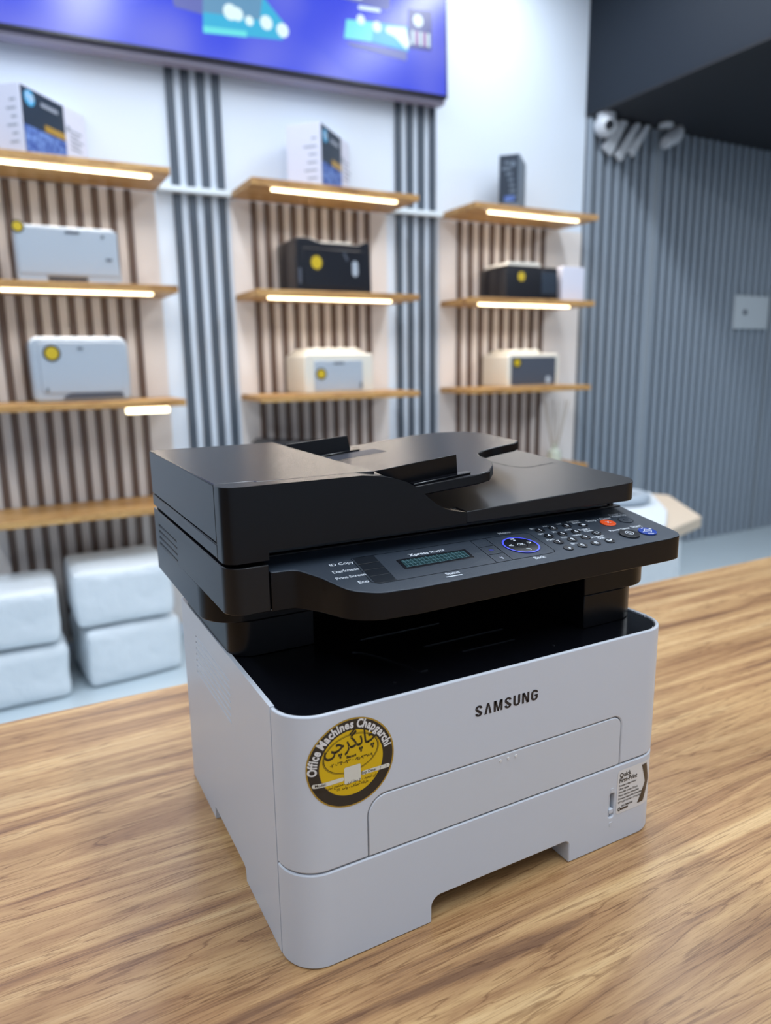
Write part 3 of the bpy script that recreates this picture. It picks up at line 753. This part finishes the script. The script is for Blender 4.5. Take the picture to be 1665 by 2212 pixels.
# lettering on the cover, drawn as letter outlines in the photo's block style
bm = bmesh.new()
def letters(word, x0, x1, z0, z1, bold, mi=0):
    t = text2(word, 1.0, 0.0); vs = t[0]
def brandword():
    # widths per letter on a unit height, condensed bold strokes
    h = .0090; T = .25
    def poly(l): return [[(x*h, y*h) for x, y in q] for q in l]
    G = {}
    G['A'] = (0.78, [[(0, 0), (.24, 0), (.42, .78), (.40, 1), (.28, 1)], [(.54, 0), (.78, 0), (.50, 1), (.36, 1)]])
    G['M'] = (0.95, [[(0, 0), (.22, 0), (.22, 1), (0, 1)], [(.73, 0), (.95, 0), (.95, 1), (.73, 1)], [(.05, 1), (.30, 1), (.54, .0), (.40, 0)], [(.65, 1), (.90, 1), (.54, .0), (.40, 0)]])
    G['N'] = (0.80, [[(0, 0), (.22, 0), (.22, 1), (0, 1)], [(.58, 0), (.80, 0), (.80, 1), (.58, 1)], [(.04, 1), (.28, 1), (.76, 0), (.52, 0)]])
    def arc(cx, cy, rx, ry, a0, a1, t=.24, n=10):
        o = [(cx+rx*cos(radians(a0+(a1-a0)*k/n)), cy+ry*sin(radians(a0+(a1-a0)*k/n))) for k in range(n+1)]
        i = [(cx+(rx-t)*cos(radians(a1+(a0-a1)*k/n)), cy+(ry-t*.72)*sin(radians(a1+(a0-a1)*k/n))) for k in range(n+1)]
        return [[o[k], o[k+1], i[n-k-1], i[n-k]] for k in range(n)]
    S_ = arc(.37, .72, .37, .29, 0, 180) + arc(.37, .28, .37, .29, 180, 360) + [[(0, .70), (.24, .70), (.70, .34), (.74, .28), (.50, .22), (.10, .52)]]
    G['S'] = (.74, S_)
    G['U'] = (.76, arc(.38, .28, .38, .29, 180, 360) + [[(0, .28), (.24, .28), (.24, 1), (0, 1)], [(.52, .28), (.76, .28), (.76, 1), (.52, 1)]])
    G['G'] = (.76, arc(.38, .72, .38, .29, 0, 180) + arc(.38, .28, .38, .29, 180, 360) + [[(0, .28), (.24, .28), (.24, .72), (0, .72)], [(.52, .28), (.76, .28), (.76, .54), (.52, .54)], [(.38, .40), (.60, .40), (.60, .54), (.38, .54)]])
    tot = sum(G[c][0] for c in 'SAMSUNG')*h; gap = (.0612-tot)/6; x = .1531
    for c in 'SAMSUNG':
        wd, ps = G[c]
        for q in poly(ps):
            vs = [bm.verts.new((x+a, -.00025, .1662+b)) for a, b in q]
            try: bm.faces.new(vs)
            except ValueError: pass
        x += wd*h+gap
brandword()
o = obj('lettering', bm, LOGO, cov, recalc=False)
o['label'] = 'dark block lettering'

# deck (output tray)
bm = bmesh.new(); prism(bm, front_outline(.0036, D-.022), 'z', HB-.0065, HB-.0012)
deck = obj('output_tray', bm, BLACKG, P, bevel=.0008)
bm = bmesh.new()
vs = [(.095, .030, .05), (.285, .030, .05)]
# sloping recess: wedge going down to the back
q = [(.100, HB+.01), (.300, HB+.01), (.285, HB-.03), (.120, HB-.03)]
a = [bm.verts.new(p) for p in ((.105, .050, HB+.004), (.275, .050, HB+.004), (.275, .285, HB+.004), (.105, .285, HB+.004))]
b = [bm.verts.new(p) for p in ((.118, .060, HB-.003), (.275, .050, HB-.003), (.275, .285, HB-.024), (.118, .285, HB-.024))]
bm.faces.new(a); bm.faces.new(b[::-1])
for i in range(4): bm.faces.new((a[i], a[(i+1) % 4], b[(i+1) % 4], b[i]))
bm.free()
bm = bmesh.new()
for y, x0, x1 in ((.070, .150, .232), (.045, .172, .226), (.110, .11, .19)):
    prism(bm, [(x0, y), (x1, y), (x1, y+.0014), (x0, y+.0014)], 'z', HB-.0013, HB-.0004)
obj('tray_rib', bm, BLACKG, deck)
bm = bmesh.new()
for x, y in ((.095, .022), (.245, .018)): cyl(bm, (x, y), .0012, HB-.0013, HB-.0006, n=12)
obj('tray_stud', bm, BLACKS, deck)
bm = bmesh.new(); pts = []
for k in range(13):
    t = k/12; pts.append((.098+.030*t, .088-.060*t**1.6))
poly = pts+[(x-.006, y+.001) for x, y in reversed(pts)]
prism(bm, poly, 'z', HB-.0013, HB-.0002); obj('paper_ridge', bm, BLACKG, deck)

# columns and rear box carrying the scanner
bm = bmesh.new()
prism(bm, fillet([(.0015, D-.024), (.0015, .122), (.0724, .122), (.0724, D-.024)], [0, .020, 0, 0], 8), 'z', HB-.001, .2303)
prism(bm, fillet([(.2925, .0335), (.3665, .0335), (.3665, D-.024), (.2925, D-.024)], [0, .032, 0, 0], 12), 'z', HB-.001, .2303)
prism(bm, [(.0726, .262), (.2923, .262), (.2923, D-.024), (.0726, D-.024)], 'z', HB-.001, .2295)
obj('scanner_support', bm, BLACKP, P, bevel=.0008)
bm = bmesh.new(); box(bm, .0728, .2922, .2595, .2615, HB-.0009, .2285); obj('paper_exit', bm, DARK, P)
# lower scanner housing
bm = bmesh.new()
hp = fillet([(-.0158, .326), (-.0158, .122), (.2925, .122), (.2925, .0335), (.3838, .0335), (.3838, .326)], [0, .034, 0, 0, .036, 0], 14)
prism(bm, hp, 'z', .2300, .2583)
obj('scanner_housing', bm, BLACKP, P, bevel=.001)

# scanner unit
bm = bmesh.new()
sp_ = fillet([(-.0165, .325), (-.0165, .059), (.0145, .059), (.0145, .0845), (.3845, .0845), (.3845, .325)], [.004, .020, 0, 0, 0, .004], 12)
prism(bm, sp_, 'z', .2587, .2937)
sc = obj('scanner_unit', bm, BLACKS, P, bevel=.0009)
cut(sc, [cutter([(.2212, .2796-.0061*k-.0008), (.3015, .2796-.0061*k-.0008), (.3015, .2796-.0061*k+.0008), (.2212, .2796-.0061*k+.0008)], 'x', -.02, -.0147) for k in range(4)])
bm = bmesh.new(); box(bm, .018, .372, .0865, .31, .2938, .3040); obj('lid_gasket', bm, BLACKG, sc, bevel=.0008)
bm = bmesh.new()
for k in range(3): box(bm, .3700+.0018*k, .3710+.0018*k, .0848, .0864, .2940, .3035)
obj('hinge_pin', bm, BLACKG, sc)

# control panel: wedge, sloping to the front
SL = .17
def pz(y): return .2785+SL*(y-.003)
def pf(off): return lambda x, y: (x, y, pz(y)+off)
cp_out = fillet([(.0152, .0845), (.0152, .0585), (.034, .057), (.0455, .039), (.056, .0135), (.074, .0032), (.105, .001), (.3640, .0065), (.3845, .009), (.3845, .0845)],
                [0, 0, .012, .03, .025, .03, .05, 0, .019, 0], 8)
bm = bmesh.new()
lo = [bm.verts.new((x, y, .2582)) for x, y in cp_out]; hi = [bm.verts.new((x, y, pz(y))) for x, y in cp_out]
f0 = bm.faces.new(lo); f1 = bm.faces.new(hi[::-1])
for i in range(len(lo)):
    j = (i+1) % len(lo); bm.faces.new((lo[i], lo[j], hi[j], hi[i]))
for f in bm.faces: f.material_index = 0
f1.material_index = 1
cp = obj('control_panel', bm, [BLACKP, PANEL], P, bevel=.0009, segs=3)

def flat(name, parts, parent=cp, mats=INK, thick=None):
    bm = bmesh.new()
    for vf, off, mi, pos, rot in parts: add2(bm, vf, pf(off), mi, pos, rot)
    return obj(name, bm, mats, parent, recalc=False)
def raised(name, poly, h0, h1, m, parent=cp, bevel=.0003):
    bm = bmesh.new()
    a = [bm.verts.new(pf(h0)(*p)) for p in poly]; b = [bm.verts.new(pf(h1)(*p)) for p in poly]
    bm.faces.new(a[::-1]); bm.faces.new(b)
    for i in range(len(a)): j = (i+1) % len(a); bm.faces.new((a[i], a[j], b[j], b[i]))
    return obj(name, bm, m, parent, bevel=bevel)
def circ(c, r, n=32, ry=1.0): return [(c[0]+r*cos(2*pi*i/n), c[1]+r*ry*sin(2*pi*i/n)) for i in range(n)]
def line2(a, b, w=.0004):
    a = Vector(a); b = Vector(b); n = Vector((-(b-a).y, (b-a).x)).normalized()*w/2
    return poly2([tuple(a-n), tuple(b-n), tuple(b+n), tuple(a+n)])
O1, O2 = .00012, .0002
# grooves round the left group and display
gl = []
def grv(a, b, w=.00045): gl.append((line2(a, b, w), O1, 0, (0, 0), 0))
grv((.0985, .0600), (.0950, .0165)); grv((.2040, .0600), (.1995, .0168)); grv((.1885, .0600), (.1840, .0168))
grv((.0800, .0610), (.2430, .0600)); grv((.0810, .0157), (.2400, .0170)); grv((.2415, .0172), (.2445, .0200)); grv((.2445, .0200), (.2480, .0560)); grv((.2480, .0560), (.2440, .0600))
grv((.0795, .0600), (.0763, .0200)); grv((.0763, .0200), (.0810, .0157))
grv((.1877, .0455), (.2024, .0459)); grv((.1860, .0305), (.2005, .0308))
for a, b in (((.0798, .0485), (.0985, .0490)), ((.0786, .0380), (.0965, .0378)), ((.0780, .0275), (.0955, .0272))): grv(a, b)
flat('panel_groove', gl, mats=GROOVE)
for k, (y0, y1) in enumerate(((.0490, .0600), (.0385, .0482), (.0280, .0376), (.0166, .0272))):
    dx = (y0-.0166)*.08
    raised('function_key', fillet([(.0780+dx, y0), (.0950+dx, y0), (.0958+dx, y1), (.0788+dx, y1)], [.003 if k == 3 else .0004, .0004, .0004, .0004], 4), .00005, .00035, KEYD)
# display
raised('display_frame', fillet([(.1098, .0298), (.1728, .0305), (.1745, .0468), (.1110, .0470)], .001, 3), .00003, .0003, KEYM)
bm = bmesh.new(); a = [bm.verts.new(pf(.0004)(*p)) for p in ((.1125, .0325), (.1700, .0330), (.1716, .0446), (.1138, .0446))]; bm.faces.new(a)
lcdo = obj('display', bm, LCD, cp, recalc=False)
# nav cluster
bm = bmesh.new(); add2(bm, ring2((.2241, .0379), .0142, .0156, 64), pf(.0007), 0); obj('light_ring', bm, BLUEL, cp, recalc=False)
bm = bmesh.new()
nv = raised('navigation_pad', circ((.2241, .0379), .0142, 48), .00005, .0009, KEYM)
flat('navigation_mark', [(ring2((.2237, .0376), .0054, .0058, 40), .0011, 0, (0, 0), 0),
      (text2('OK', .0048, .00004), .0013, 1, (.2237, .0361), 0), (text2('<', .007, .0001), .0011, 1, (.2143, .0362), 0),
      (text2('>', .007, .0001), .0011, 1, (.2335, .0362), 0), (ring2((.2245, .0275), .0012, .0017, 16, 1, -1.6, 2.6), .0011, 1, (0, 0), 0),
      (line2((.2245, .0290), (.2222, .0290), .0005), .0011, 1, (0, 0), 0), (line2((.222, .0495), (.226, .0495), .0022), .0011, 1, (0, 0), 0), (line2((.223, .0465), (.225, .0465), .0016), .0011, 1, (0, 0), 0)], nv, [GROOVE, INK])
flat('cursor_mark', [(poly2([(.1925, .0365), (.1955, .0365), (.1966, .0380), (.1940, .0400), (.1914, .0380)]), O2, 0, (0, 0), 0),
                     (text2('v', .006, .0001), O2, 1, (.1932, .0218), 0), (text2('v', .006, .0001), O2, 1, (.1932, .0202), 0)], cp, [BLUEI, INKG])
# number keys
KEYS = [((.2616, .0586), '1', '@/.\''), ((.2770, .0592), '2', 'ABC'), ((.2930, .0597), '3', 'DEF'), ((.3089, .0559), 'B', ''),
        ((.2607, .0459), '4', 'GHI'), ((.2759, .0460), '5', 'JKL'), ((.2912, .0459), '6', 'MNO'), ((.3069, .0370), 'R', ''),
        ((.2600, .0328), '7', 'PQRS'), ((.2751, .0327), '8', 'TUV'), ((.2904, .0332), '9', 'WXYZ'), ((.3054, .0197), 'H', ''),
        ((.2590, .0195), '*', ''), ((.2745, .0198), '0', '@+,-'), ((.2894, .0199), '#', '')]
small = []
for c, g, leg in KEYS:
    k = raised('number_key' if g not in 'BRH' else 'shortcut_key', circ(c, .0045, 28, .92), .00003, .0009, KEYM, bevel=.0003)
    if g == 'B': pr_ = [(poly2([(c[0]-.0018, c[1]-.0016), (c[0]+.0018, c[1]-.0016), (c[0]+.0018, c[1]+.0016), (c[0]-.0018, c[1]+.0016)]), .0011, 0, (0, 0), 0)]
    elif g == 'R': pr_ = [(line2((c[0]-.0018, c[1]+s*.0014), (c[0]+.0018, c[1]+s*.0014), .0005), .0011, 0, (0, 0), 0) for s in (-1, 1)] + [(line2((c[0]+s*.0018, c[1]-.0016), (c[0]+s*.0018, c[1]+.0016), .0005), .0011, 0, (0, 0), 0) for s in (-1, 1)]
    elif g == 'H': pr_ = [(ring2((c[0], c[1]+.0022), .0020, .0034, 14, 1, pi*1.1, pi*1.9), .0011, 0, (0, 0), 0)]
    else: pr_ = [(text2(g, .0060, .00012), .0011, 0, (c[0], c[1]-(.0021 if g != '*' else .0044)), 0)]
    # glyph rides on its key
    bm = bmesh.new()
    for vf, off, mi, pos, rot in pr_: add2(bm, vf, pf(off), mi, pos, rot)
    small.append((bm, k))
    if leg: gl2 = (text2(leg, .0034, .00006), O2, 0, (c[0]-.0035, c[1]+.0053), 0); small.append((gl2, None))
words = [gl2 for gl2, k in small if k is None]
gb = bmesh.new()
for bm_, k in small:
    if k is None: continue
    me = bpy.data.meshes.new('t'); bm_.to_mesh(me); bm_.free(); gb.from_mesh(me); bpy.data.meshes.remove(me)
obj('key_glyph', gb, INK, cp, recalc=False)
words += [(text2(s, sz, .00009, align=al), O2, 0, p, 0) for s, sz, al, p in (
    ('ID Copy', .0056, 'CENTER', (.0690, .0530)), ('Darkness', .0056, 'CENTER', (.0672, .0414)), ('Print Screen', .0048, 'CENTER', (.0665, .0314)), ('Eco', .0056, 'CENTER', (.0712, .0205)),
    ('Status', .0050, 'CENTER', (.1400, .0110)), ('Menu', .0056, 'CENTER', (.2273, .0632)), ('Back', .0056, 'CENTER', (.2229, .0112)),
    ('Stop / Clear', .0062, 'CENTER', (.3345, .0612)), ('Power /', .0046, 'CENTER', (.3603, .0672)), ('Wake Up', .0046, 'CENTER', (.3612, .0632)),
    ('Power Saver', .0048, 'CENTER', (.3352, .0362)), ('Start', .0064, 'CENTER', (.3562, .0362)),
    ('Address', .0042, 'CENTER', (.3065, .0660)), ('Book', .0042, 'CENTER', (.3075, .0622)), ('Redial /', .0042, 'CENTER', (.3030, .0470)), ('Pause', .0042, 'CENTER', (.3045, .0432)),
    ('On Hook', .0042, 'CENTER', (.3015, .0300)), ('Dial', .0042, 'CENTER', (.3030, .0262)), ('M2675F', .0042, 'LEFT', (.1440, .0494)))]
words.append((text2('Xpress', .0060, .00018, align='LEFT'), O2, 0, (.1252, .0492), 0))
words.append((line2((.1319, .0082), (.1457, .0080), .0011), O2, 0, (0, 0), 0))
for wd in words: flat('lettering', [wd])
# round keys on the right
def rkey(name, c, r, m, h=.0012, ry=.92): return raised(name, circ(c, r, 40, ry), .00003, h, m, bevel=.0004)
k = rkey('stop_key', (.3358, .0524), .0075, ORANGE)
flat('stop_mark', [(line2((.3338, .0504), (.3378, .0544), .0007), .0014, 0, (0, 0), 0), (line2((.3338, .0544), (.3378, .0504), .0007), .00141, 0, (0, 0), 0)], k)
k = rkey('power_key', (.3587, .0532), .0070, PANEL, .0004)
flat('power_mark', [(ring2((.3587, .0532), .0068, .0073, 40, .92), .00045, 1, (0, 0), 0), (ring2((.3587, .0532), .0018, .0022, 24), .0006, 0, (0, 0), 0)], k, [GROOVE, GROOVE])
k = rkey('power_saver_key', (.3343, .0253), .0095, KEYM, .0016)
flat('power_saver_mark', [(ring2((.3343, .0253), .0034, .0040, 32), .0018, 0, (0, 0), 0), (ring2((.3343, .0253), .0012, .0018, 16, 1, .2, 2.2), .0018, 0, (0, 0), 0), (ring2((.3343, .0253), .0012, .0018, 16, 1, 3.4, 5.4), .0018, 0, (0, 0), 0), (line2((.3325, .0262), (.334, .0262), .0007), .0018, 0, (0, 0), 0), (line2((.3346, .0244), (.3361, .0244), .0007), .0018, 0, (0, 0), 0)], k)
k = rkey('start_key', (.3556, .0244), .0085, BLUEK, .0014)
c = (.3556, .0240)
dm = [(c[0], c[1]+.0042), (c[0]+.0042, c[1]), (c[0], c[1]-.0042), (c[0]-.0042, c[1])]
flat('start_mark', [(line2(dm[i], dm[(i+1) % 4], .0008), .0016+.00001*i, 0, (0, 0), 0) for i in range(4)] +
     [(line2((c[0]-.0015, c[1]+.0014), (c[0]+.0018, c[1]-.0012), .0008), .0016, 0, (0, 0), 0),
      (poly2([(c[0]-.0074, c[1]-.0010), (c[0]-.0050, c[1]+.0004), (c[0]-.0052, c[1]-.0008), (c[0]-.0068, c[1]-.0022)]), .0016, 0, (0, 0), 0),
      (poly2([(c[0]+.0036, c[1]+.0030), (c[0]+.0066, c[1]+.0036), (c[0]+.0070, c[1]+.0014), (c[0]+.0048, c[1]+.0018)]), .0016, 0, (0, 0), 0),
      (poly2([(c[0]-.0022, c[1]+.0062), (c[0]+.0008, c[1]+.0072), (c[0]+.0008, c[1]+.0060), (c[0]-.0016, c[1]+.0052)]), .0016, 0, (0, 0), 0),
      (ring2(c, .0062, .0070, 12, 1, radians(225), radians(275)), .0016, 0, (0, 0), 0)], k)

# ---------------- lid with document feeder
def lidz(x, y): return .3135+.04*(x-.18)+.055*(y-.06)
YL, YB = .059, .322
lid = empty('x', (0, 0, 0)); bpy.data.objects.remove(lid)
bm = bmesh.new()
outl = fillet([(-.0165, YB), (-.0165, YL), (.3845, YL), (.3845, YB)], [.004, .021, .021, .004], 10)
# base slab: left part lower, top plane sloping up to the back right
def slab(poly, zb, zt, bm):
    a = [bm.verts.new((x, y, zb(x, y))) for x, y in poly]; b = [bm.verts.new((x, y, zt(x, y))) for x, y in poly]
    bm.faces.new(a); bm.faces.new(b[::-1])
    for i in range(len(a)): j = (i+1) % len(a); bm.faces.new((a[i], a[j], b[j], b[i]))
slab(fillet([(.0150, YB), (.0150, YL+.0142), (.3845, YL), (.3845, YB)], [0, 0, .021, .004], 10), lambda x, y: .3036, lidz, bm); bm.free()
bm = bmesh.new()
sl_poly = [(.0150, YB), (.0150, .0745), (.1844, .0745), (.1844, YL)] + fillet([(.1844, YL), (.3845, YL), (.3845, YB)], [0, .021, .004], 10)[1:]
slab(sl_poly, lambda x, y: .3036, lidz, bm)
ld = obj('scanner_lid', bm, BLACKS, P, bevel=.0014, segs=3)
cutbm = []
for pa, pb in (((.2900, .2080), (.3304, .1648)), ((.3304, .1648), (.3680, .1670))): pass
bm = bmesh.new()
def lidline(pts, w=.0006):
    for i in range(len(pts)-1):
        vf = line2(pts[i], pts[i+1], w); add2(bm, vf, lambda x, y: (x, y, lidz(x, y)+.00015), 0)
rp = [(.318, .300), (.318, .230)]+[(.318+.012*(1-cos(t)), .230-.012-.0*t+.012*(1-sin(t))-.012*0) for t in [i*pi/2/6 for i in range(7)]][:0]
lidline([(.3190, .2600), (.3185, .2093), (.3215, .1800), (.3290, .1665), (.3380, .1645), (.3700, .1678)], .0010)
obj('lid_seam', bm, GROOVE, ld, recalc=False)

# S shaped front lip + feeder body
sc_pts = [(.3690, .3036), (.3690, .3206), (.3406, .3196), (.3049, .3180), (.2525, .3158), (.218, .3146), (.1844, .3134), (.1762, .3144), (.165, .3176), (.1562, .3223), (.1476, .3292), (.1392, .3370), (.1288, .3431), (.1166, .3472), (.1047, .3499), (.0914, .3513), (.0780, .3515)]
bm = bmesh.new()
shell = [(-.0165, .0792)] + fillet([(-.0165, .0792), (-.0165, YL), (.1900, YL)], [0, .0200, 0], 12)[1:-1] + [(.1900, YL), (.1900, .0742), (.0120, .0742), (.0120, .0792)]
prism(bm, shell, 'z', .2970, .3515)
fsn = obj('feeder_front', bm, BLACKP, P, bevel=.0012, segs=3)
up = [(.0780, .3514)]+list(reversed(sc_pts[7:-1]))+[(.1844, .3134), (.1844, .2900), (.2200, .2900), (.2200, .3700), (.0780, .3700)]
cut(fsn, [cutter([(.0150, .2900), (.1950, .2900), (.1950, .3038), (.0150, .3038)], 'y', .05, .09), cutter(list(reversed(sc_pts[7:-1]))[0:0]+[(.0914, .3514)]+list(reversed(sc_pts[7:-2]))+[(.1844, .3134), (.1844, .2900), (.2200, .2900), (.2200, .3700), (.0914, .3700)], 'y', .05, .09)])
# feeder cover (body), rounded front left corner
fb = [(-.0165, YB), (-.0165, .0800), (.0130, .0800), (.0130, .0746), (.1085, .0746), (.1130, YB)]
bm = bmesh.new(); prism(bm, fb, 'z', .3090, .3515)
fc = obj('document_feeder', bm, BLACKP, P, bevel=.0012, segs=3)
bm = bmesh.new(); prism(bm, [(-.0165, YB), (-.0165, .0800), (.0148, .0800), (.0148, YB)], 'z', .2970, .3080)
obj('feeder_base', bm, BLACKP, P, bevel=.0009)
bm = bmesh.new(); box(bm, -.0150, .0148, .0785, YB-.002, .3078, .3092)
box(bm, -.0135, .013, .0790, YB-.003, .2938, .2969)
obj('feeder_gap', bm, GROOVE, P)
# thin line across the top of the feeder
bm = bmesh.new(); add2(bm, line2((-.012, YB-.006), (.105, YB-.006), .0005), lambda x, y: (x, y, .35165))
obj('top_seam', bm, KEYD, fc, recalc=False)

# document tray
def tz(x): return .336+.09*(x-.12)
tp = [(.1125, .0665), (.1732, .0635), (.1986, .0620), (.2117, .0654), (.2275, .0823), (.2395, .1005), (.2440, .1140), (.2479, .1307), (.2543, .1419), (.2650, .1494), (.2835, .1541), (.3090, .1561), (.3198, .1639), (.3239, .1844), (.3330, .2420), (.3268, .2744), (.3085, .2980), (.2800, .3080), (.1130, .3080)]
bm = bmesh.new()
a = [bm.verts.new((x, y, tz(x)-.0085)) for x, y in tp]; b = [bm.verts.new((x, y, tz(x))) for x, y in tp]
bm.faces.new(a); bm.faces.new(b[::-1])
for i in range(len(a)): j = (i+1) % len(a); bm.faces.new((a[i], a[j], b[j], b[i]))
tr = obj('document_tray', bm, BLACKP, P, bevel=.0012, segs=3)
def guide(y, x0, x1, lean, x0t, zt0, zt1, slot):
    bm = bmesh.new()
    th = .0022
    prof = [(x0, tz(x0)-.002), (x1, tz(x1)-.002), (x1-.003, zt1), (x0t, zt0)]
    vs0 = [bm.verts.new((x, y+(z-tz(x))*lean, z)) for x, z in prof]; vs1 = [bm.verts.new((x, y+th+(z-tz(x))*lean, z)) for x, z in prof]
    bm.faces.new(vs0); bm.faces.new(vs1[::-1])
    for i in range(4): j = (i+1) % 4; bm.faces.new((vs0[i], vs0[j], vs1[j], vs1[i]))
    g = obj('paper_guide', bm, BLACKP, P, bevel=.0006)
    bm = bmesh.new(); xa, xb, ya, yb = slot
    v = [bm.verts.new((x, yy, tz(x)+dz)) for dz in (.0002, .0016) for x, yy in fillet([(xa, ya), (xb, ya), (xb, yb), (xa, yb)], [0, .003, .003, 0], 4)]
    n = len(v)//2; bm.faces.new(v[:n]); bm.faces.new(v[n:][::-1])
    for i in range(n): j = (i+1) % n; bm.faces.new((v[i], v[j], v[n+j], v[n+i]))
    obj('guide_foot', bm, BLACKG, g, bevel=.0004)
    return g
guide(.0775, .1390, .1880, -.12, .1085, .3512, .3590, (.1400, .1960, .0685, .0770))
guide(.2850, .1350, .1880, .10, .1140, .3520, .3575, (.1350, .1925, .2700, .2840))
bm = bmesh.new(); vv = [(.120, .236), (.2060, .236), (.2060, .266), (.120, .266)]
add2(bm, poly2(vv), lambda x, y: (x, y, tz(x)+.00012)); obj('guide_slot', bm, DARK, tr, recalc=False)
bm = bmesh.new()
for k in range(3): add2(bm, line2((.125, .243+.008*k), (.200, .243+.008*k), .0008), lambda x, y: (x, y, tz(x)+.0003))
obj('slot_rail', bm, PANEL, tr, recalc=False)

# ---------------- round dealer sticker, wrapped on the curved corner
def fo(off): return lambda s, z: fs(s, z, off)
SC = (.0480, .1595); SR = .0337
bm = bmesh.new()
add2(bm, disc2(SC, SR, 8, 64), fo(.00020), 0); base = obj('round_sticker', bm, STG, P, recalc=False, ang=60)
base['label'] = 'round yellow and black sticker'
bm = bmesh.new()
add2(bm, ring2(SC, .0247, SR*.965, 72, steps=5), fo(.00034), 1)
yel = disc2((SC[0]+.0008, SC[1]+.0002), .0250, 6, 64)
add2(bm, yel, fo(.00027), 0)
# tilted double oval
add2(bm, ring2((.0478, .1668), .0206, .0212, 64, .66, tilt=.08), fo(.00036), 2); add2(bm, ring2((.0478, .1668), .0216, .0219, 64, .67, tilt=.08), fo(.00036), 2)
# plain white square, bars
add2(bm, grid2(rrect(.0420, .0548, .1440, .1570, .0012, 4), 4), fo(.00042), 3)
add2(bm, grid2(rrect(.0181, .0418, .1471, .1502, .0015, 4), 10), fo(.00040), 3)
add2(bm, grid2(rrect(.0552, .0782, .1474, .1505, .0015, 4), 4), fo(.00036), 3)
f5 = fo(.00046)
def T(s, size, pos, mi=4, bold=.00004, sx=1.0, rot=0.0, f=f5): add2(bm, text2(s, size, bold, sx=sx), f, mi, pos, rot)
T('Model:', .0030, (.0242, .1478)); T('Exp Date:', .0030, (.0612, .1481)); T('/     /', .0028, (.0728, .1481))
T('Barari', .0026, (.0478, .1638), 4, .00012, 1.2)
T('۰۲۶-۳۴۰۰۹۳', .0034, (.0393, .1602), 4, .00012, 1.1); T('-', .004, (.0490, .1606)); T('۰۹۱۰۹۳۷۰۹', .0034, (.0575, .1602), 4, .00012, 1.1)
T(shape_fa('کرج ، میدان توحید ، خ مظاهری ، مجتمع تجاری سنیک'), .0031, (.0482, .1440), 4, .00003, .88)
T(shape_fa('طبقه همکف ، واحد ۱۱۲'), .0031, (.0482, .1407), 4, .00003, .88)
vf = text2(shape_fa('چاپگرچی'), .0190, .00022)
xs = [v[0] for v in vf[0]] or [0, 1]; k = .0405/(max(xs)-min(xs)+1e-9)
mid = (max(xs)+min(xs))/2
add2(bm, ([((x-mid)*k, y*.92) for x, y in vf[0]], vf[1]), f5, 4, (.0475, .1708), radians(3))
# arc lettering
word = 'Office Machines Chapgarchi'
adv = {' ': .30, 'i': .30, 'f': .34, 'M': .86, 'O': .78, 'C': .70, 'r': .40, 'c': .52}
tot = sum(adv.get(ch, .58) for ch in word); a0, a1 = radians(186), radians(10)
t = 0
for ch in word:
    wd = adv.get(ch, .58); ang = a0+(a1-a0)*(t+wd/2)/tot; t += wd
    if ch == ' ': continue
    rr = .0264
    add2(bm, text2(ch, .0088, .00034, sx=.80), f5, 5, (SC[0]+rr*cos(ang), SC[1]+rr*sin(ang)), ang-pi/2)
obj('sticker_print', bm, [STY, STB, STK, STW, STK, LABW], base, recalc=False, ang=60)

# ---------------- quick print label
bm = bmesh.new(); add2(bm, grid2(rrect(.3098, .3540, .0290, .0728, .0030, 5), 16), fo(.00020)); lb = obj('printed_label', bm, LABW, P, recalc=False, ang=60)
lb['label'] = 'white label with a dark chevron and small print'
bm = bmesh.new()
ch = [(.3365, .0725), (.3440, .0725), (.3545, .0520), (.3440, .0300), (.3365, .0300), (.3440, .0520)]
def quadstrip(p0, p1, q0, q1, n=8):
    vs = []; fs_ = []; m = 6
    for i in range(n+1):
        u = i/n
        for j in range(m+1):
            w_ = j/m; a = (p0[0]+(p1[0]-p0[0])*u, p0[1]+(p1[1]-p0[1])*u); b = (q0[0]+(q1[0]-q0[0])*u, q0[1]+(q1[1]-q0[1])*u)
            vs.append((a[0]+(b[0]-a[0])*w_, a[1]+(b[1]-a[1])*w_))
    for i in range(n):
        for j in range(m): k = i*(m+1)+j; fs_.append((k, k+1, k+m+2, k+m+1))
    return vs, fs_
add2(bm, quadstrip((.3395, .0705), (.3455, .0520), (.3465, .0705), (.3520, .0520)), fo(.00034), 0)
add2(bm, quadstrip((.3455, .0520), (.3360, .0325), (.3520, .0520), (.3440, .0325)), fo(.00034), 0)
f3 = fo(.00036)
def TL(s, size, pos, bold=.00004, sx=1.0, mi=1): add2(bm, text2(s, size, bold, align='LEFT', sx=sx), f3, mi, pos)
TL('Quick', .0062, (.3120, .0655), .00016, .92); TL('First-Print', .0062, (.3118, .0602), .00016, .88)
for i, s in enumerate(('Premiere impression', 'Ultra rapide', 'Schneller erster Druck', 'Prima stampa immediata', 'Primera impresión inmediata', 'всегда готов к печати')):
    TL(s, .0028, (.3118, .0562-.0033*i), .00005, .92)
TL('ON DEMAND', .0026, (.3160, .0352), .0001, .9)
add2(bm, ring2((.3135, .0335), .0009, .0019, 20), f3, 1)
add2(bm, grid2(rrect(.3152, .3245, .0322, .0342, .0002, 2), 2), f3, 0)
obj('label_print', bm, [LABB, STK], lb, recalc=False)
